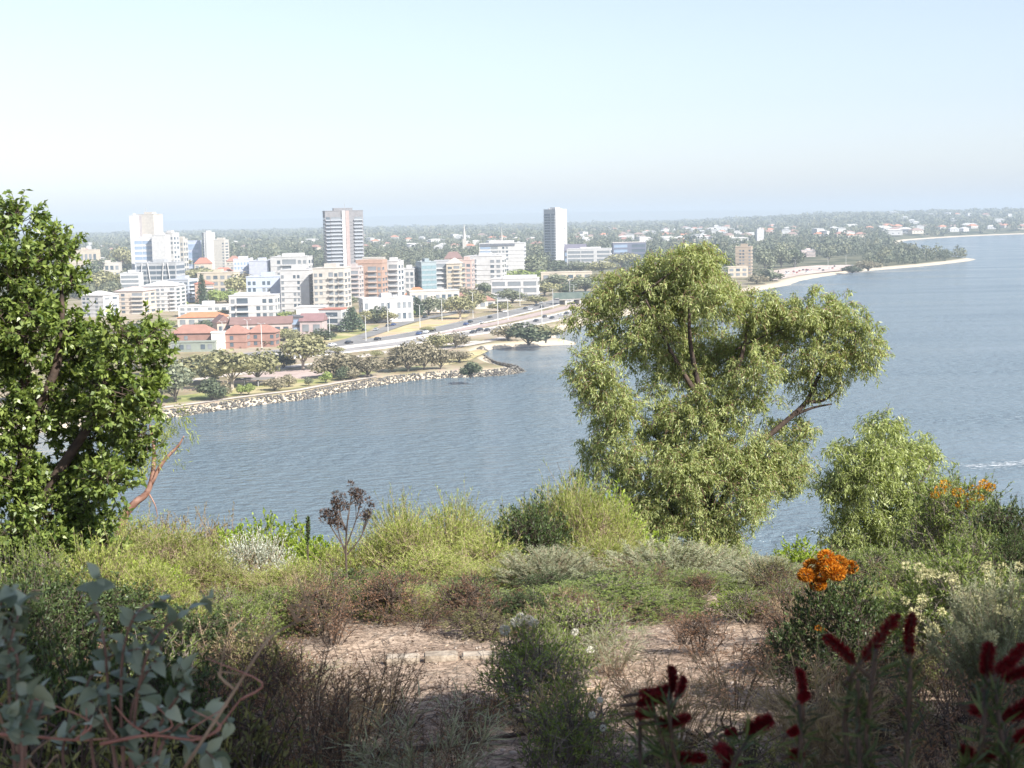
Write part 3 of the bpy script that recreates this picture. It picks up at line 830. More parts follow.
bld('pale low block between the twin block and checkered office', 1700, 226, 240, 256, CREAM, 2, 'w4m', '', 14, 0, roof='hip', roofc=TILE_P)
bld('low white block right of the dark grey tower foot', 1250, 362, 384, 258, OFFW, 2, 'w5m', '', 14, -4, plant=0)
bld('small cream block among trees above the white office block', 1550, 444, 462, 252, CREAM, 2, 'w4m', '', 12, 0, roof='hip', roofc=TILE_B)
# centre left
bld('blue grey checkered office with small square windows', 1350, 231, 252, 259.5, (.52, .53, .60), 5, 'w6b', 'w2', 16, 8, cat='office block', name='office_building', plant=.5)
bld('plain pale blue white block right of the checkered office', 1340, 248, 272, 261, (.54, .56, .64), 0, '', '', 18, -12, plant=.3)
bld('white balcony block with a stepped roof left of the dark grey tower', 1330, 269, 311, 257, WHITE, 4, 's1b w1d b3m w2m', 'w2', 18, -10, vols=((.3, .78, .1, .9, 1, 1.13),), plant=.3)
bld('blue white block with dark square windows above the white low apartments', 905, 246, 286, 277, BLUEW, 5, 'w2d s1 w2d s2 w1m', 'w2', 16, 0, plant=.3)
bld('white low apartments with deep dark balconies in two rows', 850, 228, 276, 296, WHITE, 3, 'w1d b2d s1 w3d', 'w2', 14, -4, vols=((.1, .8, .2, .9, 1, 1.12),), plant=0)
bld('tall white apartment block with rows of small windows, left half of the long block', 885, 279, 314, 270.5, WHITE, 7, 'w1m s2 w2m s2', 'w2m', 20, -10, plant=.4)
bld('tall cream white apartment block with grey balconies, right half of the long block', 875, 312, 347, 268.5, OFFW, 7, 'w2m s1 b1m w1m b1m', 'w2', 20, -6, plant=.4)
bld('pinkish grey apartment block between the cream block and orange brick block', 1010, 344, 361, 268, (.48, .42, .40), 7, 'w1m b2m', 'w2', 16, -6, plant=.4)
bld('orange brick apartment block with white balconies and a cream top storey', 1040, 357, 385, 263.5, ORANGE, 6, 'w1m s1 b2m w1m', 'w2', 18, -8, vols=((-.08, 1.02, .05, .95, 1, 1.1),), plant=.3, balc=(.52, .40, .33))
bld('white apartment block with grey balconies right of the orange brick block', 1060, 383, 402, 261.5, WHITE, 6, 's1 b2m', 'w2', 16, -12, plant=.4)
bld('lower white apartment block left of the teal glass office', 1090, 400, 417, 269, WHITE, 4, 'w3m', 'w2', 16, -8, plant=.3)
bld('teal glass office with a curved looking front', 1085, 414, 436, 262.5, (.30, .35, .37), 6, 'g1t g1t g1t', 'g2t', 18, 18, cat='office block', name='office_building', plant=.3)
bld('grey banded apartment wing between the teal office and gabled block', 1100, 434, 449, 261, GREY, 6, 'b1m', '', 16, 0, plant=0, balc=(.58, .56, .54))
bld('cream apartment block with a pale gabled roof and white balconies', 1095, 446, 462, 258.5, CREAM, 7, 'w1m b1m', 'w2', 16, -6, roof='hip', roofc=OFFW)
bld('pink brick apartment block right of the cream gabled block', 1105, 459, 474, 260.5, PINK, 6, 'b1m w1m', 'w2', 15, -8, balc=CREAM, plant=.4)
bld('white office block with a wide flat roof in front of the dark glass office', 1150, 464, 506, 256.5, WHITE, 6, 'b2m s1 s1 w2m', 'w2', 20, -10, cat='office block', name='office_building', plant=.3)
r_, w, d, h = bld('large dark glass office with white columns and a blank white end wall', 1420, 479, 526, 243.5, WHITE, 8, 'g3b g1m g1m w3m s4', 'w2', 22, -6, cat='office block', name='office_building', plant=.5)
m_ = MB(); m_.box(-w * .48, w * .3, -d / 2 - .6, -d / 2 - .2, h * .93, h - .2); m_.obj('fascia', wall_mat((.16, .17, .2)), r_)
bld('small white house block right of the large dark glass office', 1440, 524, 538, 259.5, OFFW, 2, 'w3m', '', 12, 0, plant=0)
bld('curved white low apartment building with dark strip windows by the motorway', 985, 491, 540, 279, WHITE, 3, 'g2m s.3 g2m s.3 g2m', 'w2', 18, -6, vols=((.25, .95, .1, .9, 1, 1.14),), plant=0)
bld('long low cream building behind the motorway trees', 1180, 541, 592, 272.5, CREAM, 2, 'w6m', '', 14, 0, plant=0, cat='hall', name='low_hall')
bld('dark clad office with a sloping roof at the foot of the slim tower', 1760, 564, 588, 244.5, DGREY, 2, 'g2b', '', 24, -10, roof='gable', roofc=(.16, .15, .19), cat='office block', name='office_building')
bld('white three storey office with long dark strip windows right of the slim tower', 1640, 567, 613, 249, WHITE, 4, 'g2m g2m s.4 g2m', 'g1', 20, -8, cat='office block', name='office_building', plant=0, vols=((.3, .75, .05, .95, 1, 1.1),))
bld('wide dark office with a pale roof edge behind the big gum tree', 1900, 613, 646, 242.5, (.15, .16, .22), 3, 'g2b s.5 g2d', '', 24, 0, cat='office block', name='office_building', roofc=(.66, .6, .54), plant=0)
# near rows
bld('long low white terrace behind the roadside trees, left section', 800, 356, 412, 299, WHITE, 2, 'w1d s2 w2m s1 w3d', 'w2', 14, 16, plant=.2)
bld('long low white terrace behind the roadside trees, right section', 880, 405, 459, 291.5, OFFW, 2, 'w3m s1 w4m', 'w2', 14, 12, plant=0)
bld('cottage with a bright orange tile roof in front of the teal office', 940, 405, 427, 288, OFFW, 1, 'w3m', '', 12, 0, roof='hip', roofc=TILE_O, cat='house', name='tiled_house')
bld('small house with a dull red roof below the curved white building', 905, 460, 495, 297, OFFW, 1, 'w4m', '', 10, 8, roof='hip', roofc=TILE_P, cat='house', name='tiled_house')
bld('plain white box of a building left of the red trimmed block', 775, 296, 325, 307.5, WHITE, 0, '', '', 14, 0, plant=0)
bld('white three storey block with a red roof edge beside a conifer', 745, 318, 347, 310, WHITE, 3, 's1 g2d s.5', 'w2', 13, -14, roofc=TILE_R, plant=0)
bld('low white hall under a long bright orange red roof', 800, 177, 224, 313, OFFW, 1, 'w5m', '', 13, 0, roof='hip', roofc=TILE_O, cat='hall', name='tiled_hall')
bld('grey flat roofed shop row above the orange red roof', 890, 178, 235, 306, LGREY, 2, 'w8m', '', 12, 0, plant=.2, cat='shop row', name='flat_roofed_shops')
bld('brown gabled house left of the long brown roof', 720, 208, 230, 316, (.55, .42, .36), 1, 'w2m', '', 11, 24, roof='gable', roofc=TILE_B, cat='house', name='gabled_house')
bld('long house under a low brown purple tile roof', 715, 228, 290, 318, (.52, .42, .38), 1, 'w7d', '', 13, 4, roof='gable', roofc=TILE_B, cat='house', name='long_house')
bld('dark glass fronted house between the two brown roofs', 725, 286, 303, 317, DGREY, 2, 'g1b', '', 10, 0, plant=0, cat='house', name='flat_roofed_house')
bld('steep brown purple roofed house with a small dormer, right of the dark glass house', 722, 299, 324, 314.5, (.46, .38, .37), 1, 'w2d', '', 11, -6, roof='gable', roofc=(.25, .15, .15), cat='house', name='gabled_house')
def terrace(label, xl, xr, yt, D, F, dep=10):
    r_, w, d, h = bld(label, D, xl, xr, yt, BRICK, 2, F, 'w1', dep, -4, roof='hip', roofc=TILE_P, cat='townhouse', name='brick_townhouse')
    return r_, w, d, h
terrace('red brick townhouse with a tiled roof above the dark garage wall', 170, 213, 326, 655, 's2 w1d s2 w1d s1')
terrace('red brick townhouse right of the white stair block', 222, 247, 326.5, 652, 's1 w1d s2')
terrace('red brick townhouse with a white pier at the right end of the brick row', 246, 276, 326, 658, 's1 w1d s2 w1d')
bld('narrow white stair block splitting the brick row', 648, 211, 223, 333, (.7, .68, .64), 2, 's2', '', 6, 0, plant=0, cat='stair block', name='stair_block')
bld('low grey green garage wall with dark openings under the brick row', 640, 170, 214, 342.5, (.26, .29, .25), 1, 'w6d', '', 5, 0, plant=0, cat='garage', name='garage_row')
# right shore
bld('tan square apartment tower by the beach, partly behind the big gum tree', 1330, 736, 755.5, 247, TAN, 8, 's1 w1d w1d s1 w1m', 'w2m', 16, -14, cat='tower', name='apartment_tower', plant=.4, balc=CREAM)
bld('pale low block at the foot of the tan tower', 1290, 728, 748, 267, CREAM, 2, 'w3m', '', 12, 0, plant=0, cat='hall', name='low_hall')
bld('small pink white apartment block among trees behind the beach car park', 1830, 802, 817, 250.5, (.66, .56, .52), 4, 's1 b2m', 'w2', 14, -8, plant=.3)
bld('long low white pavilion behind the beach car park', 1800, 816, 858, 260.5, OFFW, 1, 'g4m', '', 10, -4, plant=0, cat='pavilion', name='beach_pavilion')
bld('low cream building in the trees left of the tan tower', 1500, 712, 727, 257, CREAM, 2, 'w3m', '', 12, 0, plant=0, cat='hall', name='low_hall')
bld('white school hall in the distant suburb above the tan tower', 2700, 757, 764, 229, WHITE, 3, '', '', 16, 0, plant=.3, cat='hall', name='low_hall')

def spire(label, px, yt, yb, D, r0):
    a, b = PD(px, yt, D), PD(px, yb, D)
    z0 = float(zland(a.x, D)); root = tag(empty('church_spire', (a.x, D, z0)), label, 'spire')
    m_ = MB(); m_.box(-r0, r0, -r0, r0, -1, (b.z - z0)); m_.obj('tower_base', wall_mat(OFFW), root)
    m_ = MB(); m_.tube([(0, 0, b.z - z0), (0, 0, a.z - z0)], [r0 * 1.1, .15], 8); m_.obj('spire_cap', wall_mat(OFFW), root)
spire('slender pale church spire above the trees right of the dark tower', 464, 224, 239, 2300, 3.0)
spire('thin pale mast tower behind the large dark glass office', 501.5, 227, 243, 2200, 1.6)

# road bridge deck with dark screens at the right end of the motorway
a, b = G(556, 304, 3), G(640, 300, 3)
root = tag(empty('road_bridge', ((a + b) / 2)), 'dark green screened road bridge crossing behind the motorway', 'bridge')
Lb = (b - a).length; root.rotation_euler = (0, 0, math.atan2(b.y - a.y, b.x - a.x))
m_ = MB(); m_.box(-Lb / 2, Lb / 2, -5, 5, 2.7, 3.6); m_.obj('deck', CONC, root)
for s in (-5.2, 5.2):
    m_ = MB(); m_.box(-Lb / 2, Lb / 2, s - .15, s + .15, 3.4, 7.2); m_.obj('screen', noise_mat('green_screen', (.07, .10, .09), (.11, .14, .12), .3, .6), root)
for k in range(6):
    m_ = MB(); x = -Lb / 2 + Lb * (k + .5) / 6; m_.box(x - .6, x + .6, -4.5, 4.5, -1, 2.7); m_.obj('pier', CONC, root)
# grey timber shelter / rail in the park
a = G(252, 386, 2.5)
root = tag(empty('picnic_shelter', a, .1), 'low dark roofed picnic shelter under the park trees', 'shelter')
m_ = MB(); m_.hip(16, 5, 2.4, .7, .2, 0, True); m_.obj('roof', wall_mat((.20, .19, .18)), root)
for x in (-7, -2.4, 2.4, 7):
    for y in (-2, 2):
        m_ = MB(); m_.box(x - .12, x + .12, y - .12, y + .12, -.2, 2.45); m_.obj('post', wall_mat(GREY), root)

# ------------------------------------------------------------------ light poles
METAL = flat_mat('galvanised_steel', (.62, .62, .60), .5, .5)
def pole_proto():
    root = empty('light_pole')
    m_ = MB(); m_.tube([(0, 0, -.2), (0, 0, 12)], [.20, .13], 6); m_.obj('pole', METAL, root)
    m_ = MB(); m_.tube([(-1.9, 0, 12.3), (0, 0, 11.9), (1.9, 0, 12.3)], .08, 5); m_.obj('arm', METAL, root)
    for s in (-1, 1):
        m_ = MB(); m_.box(s * 2.1 - .4, s * 2.1 + .4, -.18, .18, 12.24, 12.42); m_.obj('lamp_head', METAL, root)
    return root
def copy_tree(o, parent=None):
    c = o.copy(); COL.objects.link(c)
    if parent: c.parent = parent
    for ch in [x for x in bpy.data.objects if x.parent == o]: copy_tree(ch, c)
    return c
_kids = {}
def fast_copy(proto):
    if proto.name not in _kids: _kids[proto.name] = list(proto.children)
    c = proto.copy(); COL.objects.link(c)
    for ch in _kids[proto.name]:
        d = ch.copy(); COL.objects.link(d); d.parent = c
    return c
POLES = [(388, 331.5, 'tall light pole beside the ramp entrance below the white terrace'), (442, 320.5, 'light pole on the grass wedge near the lone bush'), (473, 318, 'light pole right of the round roadside tree'),
         (498, 326, 'light pole on the median above the waterside bush'), (508, 320, 'light pole on the far verge below the curved white building'), (520, 306, 'light pole on the far carriageway verge among queued cars'), (570, 303, 'left light pole of the pair before the dark green bridge'),
         (574, 302.5, 'right light pole of the pair before the dark green bridge'), (223, 347, 'light pole before the white stair block'), (248, 345, 'light pole before the middle of the brick row'), (262, 350, 'light pole at the left end of the near carriageway'),
         (366, 341, 'light pole on the grass at the left tip of the ramp'), (330, 340, 'light pole by the conifer at the ramp foot'), (420, 327, 'light pole between the ramp and the lone bush'), (553, 308, 'light pole right of the queued cars on the far carriageway'),
         (542, 327, 'light pole behind the crown of the waterside bush'), (828, 267, 'light pole by the beach pavilion'), (795, 269, 'light pole at the left end of the beach car park'), (846, 264, 'light pole right of the beach pavilion')]
PP = pole_proto()
for k, (px, py, lab) in enumerate(POLES):
    o = PP if k == 0 else fast_copy(PP)
    g = G(px, py, 2.6 if px < 700 else 3.5); o.location = g; o.rotation_euler = (0, 0, R(-35)); tag(o, lab, 'light pole', 'light poles along the motorway and shore')
    s = 1.0 if px < 700 else .8
    o.scale = (s, s, s * (1.25 if k in (0, 2, 3, 6) else 1))

# ------------------------------------------------------------------ cars
TYRE = flat_mat('tyre_rubber', (.02, .02, .02), .9, .2)
def car_proto(col, cname, van=False):
    root = empty('delivery_van' if van else 'car')
    prof = [(-2.2, .35), (-2.25, .85), (-1.9, 1.0), (-1.35, 1.46), (.35, 1.48), (1.05, .98), (2.1, .82), (2.2, .4)] if not van else [(-2.6, .35), (-2.6, 2.1), (1.4, 2.1), (2.1, 1.2), (2.6, 1.05), (2.6, .4)]
    b = MB(); n = len(prof); hw = .86
    def wy(z): return hw * (1 if z < 1.0 else .82)
    b.add([(x, -wy(z), z) for x, z in prof] + [(x, wy(z), z) for x, z in prof], [tuple(range(n)), tuple(range(n, 2 * n))[::-1]] + [(i, i + n, (i + 1) % n + n, (i + 1) % n) for i in range(n)])
    b.obj('body', flat_mat(cname + '_car_paint', col, .3, .6), root)
    g = MB()
    if not van:
        g.add([(-1.72, -.80, 1.02), (-1.3, -.73, 1.40), (.32, -.73, 1.42), (.92, -.80, 1.02)], [(0, 1, 2, 3)]); g.add([(-1.72, .80, 1.02), (-1.3, .73, 1.40), (.32, .73, 1.42), (.92, .80, 1.02)], [(3, 2, 1, 0)])
        g.add([(-1.87, -.66, 1.04), (-1.87, .66, 1.04), (-1.42, .62, 1.43), (-1.42, -.62, 1.43)], [(0, 1, 2, 3)]); g.add([(1.03, -.66, 1.03), (1.03, .66, 1.03), (.45, .62, 1.45), (.45, -.62, 1.45)], [(3, 2, 1, 0)])
    else:
        g.box(1.5, 1.95, -.9, .9, 1.35, 1.95)
    g.obj('car_window', GLASS, root)
    for sx in (-1.4, 1.4):
        for sy in (-.8, .8):
            w_ = MB(); w_.tube([(sx, sy - .1, .33), (sx, sy + .1, .33)], .33, 10); w_.obj('wheel', TYRE, root)
    return root
CARCOL = dict(white=(.75, .75, .74), dark=(.03, .03, .035), blue=(.05, .08, .20), silver=(.42, .43, .44), red=(.35, .04, .03))
CP = {k: car_proto(v, k) for k, v in CARCOL.items()}; CP['van'] = car_proto((.75, .75, .73), 'van', True)
used = set()
def dirof(line, p):
    k = min(range(len(line) - 1), key=lambda i: (Vector(line[i]).xy - p.xy).length); d = (line[k + 1] - line[k]); return math.atan2(d.y, d.x)
LN = {k: [G(x, y, 2.7) for x, y in v] for k, v in dict(f=FAR_C, n=NEAR_C, r=RAMP_C).items()}
CARS = [('f', 332.5, 346, 'white', 'at the left end of the far carriageway below the conifer'), ('f', 349, 343.5, 'dark', 'just behind the white car near the conifer'), ('f', 377.6, 340, 'dark', 'near the lower tip of the grass wedge'),
        ('f', 419, 334.5, 'blue', 'level with the lone bush on the grass wedge'), ('f', 426, 333, 'white', 'behind the blue car near the lone bush'), ('f', 433, 331, 'dark', 'right of the lone bush on the grass wedge'),
        ('f', 466, 325, 'blue', 'leading the queue left of the median light pole'), ('f', 470.5, 322.5, 'dark', 'following the blue car left of the median light pole'), ('f', 481.5, 323.5, 'silver', 'in the lane nearest the median, left of its light pole'), ('f', 490, 318, 'dark', 'on the far side of the carriageway above the silver car'),
        ('f', 505, 312.5, 'white', 'alone on the open stretch right of the median light pole'), ('f', 525.5, 309, 'dark', 'first of the upper queue of cars'), ('f', 530.5, 310.2, 'white', 'beside the first dark car of the upper queue'), ('f', 536.5, 306, 'dark', 'furthest lane in the upper queue'),
        ('f', 542, 307.6, 'dark', 'nearest the median in the upper queue'), ('f', 541, 303.3, 'silver', 'at the top of the upper queue near the bridge'), ('n', 473, 333, 'dark', 'first of the line entering above the waterside bush'), ('n', 479.6, 330.8, 'dark', 'second of the line left of the waterside bush'),
        ('n', 487, 331, 'dark', 'last of the line left of the waterside bush'), ('n', 536, 321.5, 'dark', 'just above the crown of the waterside bush'), ('n', 552, 318.6, 'dark', 'right of the waterside bush on the outer lane'), ('n', 544.5, 317.4, 'dark', 'on the inner lane above the waterside bush'),
        ('n', 561, 316, 'silver', 'near the pond on the near carriageway'), ('n', 566.5, 314, 'dark', 'behind the silver car near the pond'), ('n', 572.5, 310.5, 'dark', 'rightmost before the big gum tree'), ('n', 500, 329.3, 'white', 'beside the left edge of the waterside bush'),
        ('r', 388, 326.5, 'dark', 'on the ramp below its entrance light pole'), ('r', 393.5, 325.5, 'blue', 'close behind the dark car on the ramp'), ('r', 376, 330.3, 'silver', 'lower down the ramp left of its light pole'), ('r', 364, 330.8, 'dark', 'parked on the verge above the ramp'), ('r', 425, 318, 'dark', 'at the top of the ramp in front of the dark trees')]
for k, (ln, px, py, c, where) in enumerate(CARS):
    o = CP[c] if c not in used else fast_copy(CP[c]); used.add(c)
    g = G(px, py, 2.70); o.location = g; o.rotation_euler = (0, 0, dirof(LN[ln], g) + (math.pi if ln == 'n' else 0))
    road = dict(f='far carriageway car', n='near carriageway car', r='car')[ln]
    tag(o, (f'{c} {road} {where}' if c != 'van' else f'white van {where}'), 'van' if c == 'van' else 'car', 'vehicles on the motorway and ramp')
for k, o in CP.items():
    if k not in used:
        for ch in list(o.children): bpy.data.objects.remove(ch)
        bpy.data.objects.remove(o)
# cars in the beach car park (a few pixels each)
_cm = {}
rs = random.Random(8)
for k in range(26):
    px = 775 + rs.random() * 82; c = rs.choice(['white', 'silver', 'dark', 'red', 'white'])
    py = 277 - (px - 775) * .125 + rs.uniform(-3.2, 1.0)
    g = G(px, py, 2.5)
    if not inside(np.array([g.x]), np.array([g.y]))[0] or dshore(np.array([g.x]), np.array([g.y]))[0] < 25: continue
    if c not in _cm:
        m_ = MB(); m_.box(-2.2, 2.2, -.88, .88, .3, .95); m_.add([(-1.7, -.8, .95), (1.0, -.8, .95), (1.0, .8, .95), (-1.7, .8, .95), (-1.2, -.7, 1.48), (.4, -.7, 1.48), (.4, .7, 1.48), (-1.2, .7, 1.48)], [(4, 5, 6, 7), (0, 1, 5, 4), (1, 2, 6, 5), (2, 3, 7, 6), (3, 0, 4, 7)], 1)
        _cm[c] = m_.mesh('parked_car', [flat_mat(c + '_parked_paint', CARCOL[c], .3, .6), GLASS])
    o = mobj('parked_car', _cm[c]); o.location = (g.x, g.y, float(beach_z(g.x, g.y, dshore(np.array([g.x]), np.array([g.y]))[0]))); o.rotation_euler = (0, 0, R(70 + rs.uniform(-6, 6)))
    tag(o, f'tiny {c} car parked in the beach car park', 'car', 'cars in the beach car park')

# ------------------------------------------------------------------ trees of the far shore
LM = dict(
    gum=leaf_mat('olive_leaf_clumps', (0.166, 0.166, 0.076), (0.375, 0.355, 0.188), .15, .6),
    dark=leaf_mat('dark_leaf_clumps', (0.049, 0.070, 0.039), (0.139, 0.160, 0.090), .1, .6),
    brown=leaf_mat('brownish_leaf_clumps', (0.15, 0.135, 0.085), (0.32, 0.28, 0.19), .12, .7),
    bright=leaf_mat('fresh_leaf_clumps', (0.153, 0.209, 0.056), (0.334, 0.390, 0.119), .2, .6),
    pine=leaf_mat('pine_leaf_clumps', (0.049, 0.076, 0.049), (0.119, 0.160, 0.090), .1, .6),
    grey=leaf_mat('grey_green_leaf_clumps', (0.119, 0.139, 0.090), (0.264, 0.278, 0.173), .15, .6))
rng = np.random.default_rng(21)
def tree_proto(kind, seed, nq=1200, size=.08):
    """unit tree: 1 m tall, about 1 m wide"""
    rng = np.random.default_rng(seed); vf = []; t = MB()
    if kind == 'pine':
        t.tube([(0, 0, -.03), (0, 0, .9)], [.03, .006], 6)
        for k in range(13):
            z = .12 + .82 * k / 12; r = .46 * (1 - (k / 12.6)) ** .8 + .03
            for a in range(7):
                th = a * .898 + k * .5; m = max(5, int(22 * r / .4))
                s = rng.random(m)[:, None]
                p = np.array([math.cos(th), math.sin(th), 0])[None] * s * r + np.array([0, 0, z]) + np.array([0, 0, .03]) * s
                vf.append(leaf_arrays(p + rng.normal(size=(m, 3)) * .02, rsph(rng, m) + [math.cos(th), math.sin(th), .2], rsph(rng, m) + [0, 0, .7], .09, .05))
    else:
        spread = dict(gum=(.34, 7), dark=(.28, 6), brown=(.33, 8), bright=(.27, 6), grey=(.3, 7))[kind]
        zb = dict(gum=.24, dark=.02, brown=.10, bright=.1, grey=.12)[kind]
        t.tube([(0, 0, -.03), (.01, .01, zb * .7), (.02, 0, zb + .25)], [.035, .028, .012], 6)
        n = spread[1]
        for k in range(n):
            th = k * 2.4 + rng.random(); q = spread[0] * math.sqrt((k + .3) / n)
            rr = .235 + .09 * rng.random(); rz = rr * (.72 + .25 * rng.random())
            zc = zb + rz + (1 - zb - 2 * rz) * (1 - (q / spread[0]) ** 2 * .7) * (.25 + .75 * ((k * .618 + .3) % 1))
            c = (math.cos(th) * q, math.sin(th) * q, min(zc, 1 - rz))
            vf.append(crown_quads(rng, c, (rr, rr, rz), nq // n, size, .8))
            t.tube([(.01, .01, zb * .7), (c[0] * .6, c[1] * .6, zb + (c[2] - zb) * .5), c], [.018, .012, .005], 5)
    V, F = join(*vf)
    V[:, 2] = np.minimum(V[:, 2], 1.04)
    return np_mesh('crown', V, F, LM[kind]), t.mesh('trunk', BARK_P if kind == 'gum' else BARK)
TP = {k: [tree_proto(k, 31 + i * 7 + len(k)) for i in range(3)] for k in LM}
TREEPOS = []
NAMES = dict(gum='gum_tree', dark='dark_bush_tree', brown='sheoak_tree', bright='green_tree', pine='conifer_tree', grey='grey_green_tree')
tc_ = [0]
PARK = 'trees on the park peninsula'
def far_tree(px, py, hpx, wpx, kind, label, group):
    g = G(px, py, 2.5); D = g.y
    while D < 700 and dshore(np.array([g.x]), np.array([g.y]))[0] < 9: py -= .7; g = G(px, py, 2.5); D = g.y
    if D > 1500: g = G(px, py, float(zland(g.x, D))); D = g.y
    z = float(beach_z(g.x, g.y, dshore(np.array([g.x]), np.array([g.y]))[0]))
    h, w = hpx * D / FPX, wpx * D / FPX
    tc_[0] += 1; cr, tk = TP[kind][tc_[0] % 3]
    root = tag(empty(NAMES[kind], (g.x, g.y, z), tc_[0] * 1.7), label, 'tree', group)
    f_ = 1.1 if group == PARK else 1.28
    root.scale = (w * f_, w * f_, h * 1.04)
    mobj('crown', cr, root); mobj('trunk', tk, root)
    TREEPOS.append((g.x, g.y, w / 2))
for a in [
    (176, 402, 44, 46, 'grey', 'grey green tree at the left end of the park, behind the leafy foreground tree'), (190, 384, 30, 40, 'gum', 'broad olive tree second from the left end of the park'),
    (212, 404, 24, 32, 'dark', 'small dark spreading tree close to the sea wall'), (232, 389, 42, 52, 'gum', 'largest olive gum tree with a pale trunk in the left of the park'),
    (214, 384, 36, 44, 'grey', 'grey green tree pressed against the left side of the largest gum'), (258, 384, 36, 40, 'gum', 'pale olive gum tree right of the largest gum'), (224, 402, 17, 20, 'brown', 'thin brown sapling right of the small dark spreading tree'),
    (241, 397.5, 12, 12, 'bright', 'left one of two yellow green saplings on the park lawn'), (249, 397, 13, 12, 'bright', 'right one of two yellow green saplings on the park lawn'),
    (303, 370, 38, 48, 'gum', 'tall olive gum tree with a dropping crown in the middle of the park'), (283, 368, 19, 24, 'dark', 'dark low tree left of the middle gum'), (334, 378, 29, 40, 'brown', 'flat topped brown tree right of the middle gum'),
    (275, 390.5, 15, 22, 'brown', 'low brown tree on the lawn left of the paving'), (289, 387, 14, 15, 'brown', 'small brown tree beside the low brown one on the lawn'), (309, 386, 10, 9, 'grey', 'tiny shrub like tree below the paving'), (326, 384, 13, 14, 'bright', 'small green tree below the paving'),
    (343, 388, 16, 17, 'dark', 'dark small tree on the lawn before the sea wall bend'), (352, 384, 13, 20, 'brown', 'low brown bush tree right of the dark small tree'), (368, 381, 24, 29, 'brown', 'brown bushy tree at the middle of the sea wall'), (392, 372, 18, 22, 'brown', 'brown bush tree left of the big sheoak pair'),
    (408, 373, 32, 30, 'brown', 'tall brown sheoak, left of the big pair'), (424, 375.5, 34, 32, 'brown', 'tall brown sheoak, right of the big pair'), (441, 372, 24, 22, 'brown', 'thin brown sheoak right of the big pair'), (437, 352, 20, 26, 'gum', 'olive bush tree by the near carriageway, left'), (456, 347.5, 17, 28, 'brown', 'brown bush tree by the near carriageway, above the point'),
    (459, 362, 13, 24, 'brown', 'low brown bush on the sandy point'), (471, 378, 19, 23, 'dark', 'dark green round bush on the rocks of the point'), (508, 343, 18, 30, 'brown', 'brown left bush of the waterside clump'), (528, 344.5, 24, 44, 'dark', 'dark green middle bush of the waterside clump'), (546, 342.5, 19, 32, 'gum', 'olive right bush of the waterside clump'),
    (427, 332, 6, 15, 'gum', 'lone flat bush on the grass wedge beside the ramp'), (376, 358, 8, 14, 'gum', 'small bush beside the park road'), (336, 354, 8, 20, 'gum', 'low bush by the left end of the near carriageway'), (205, 371, 18, 26, 'gum', 'olive tree behind the park by the garage wall'), (262, 368, 10, 16, 'bright', 'bright low bush beside the park road'), (398, 358, 12, 18, 'brown', 'low brown tree by the middle of the park road'), (352, 365, 12, 18, 'brown', 'low brown tree by the left of the park road'),
    (265, 346, 8, 24, 'dark', 'low dark hedge like bush below the brick row'), (290, 341, 9, 18, 'gum', 'olive bush right of the brick row')]:
    far_tree(*a, PARK)
CITY = 'trees among the city buildings'
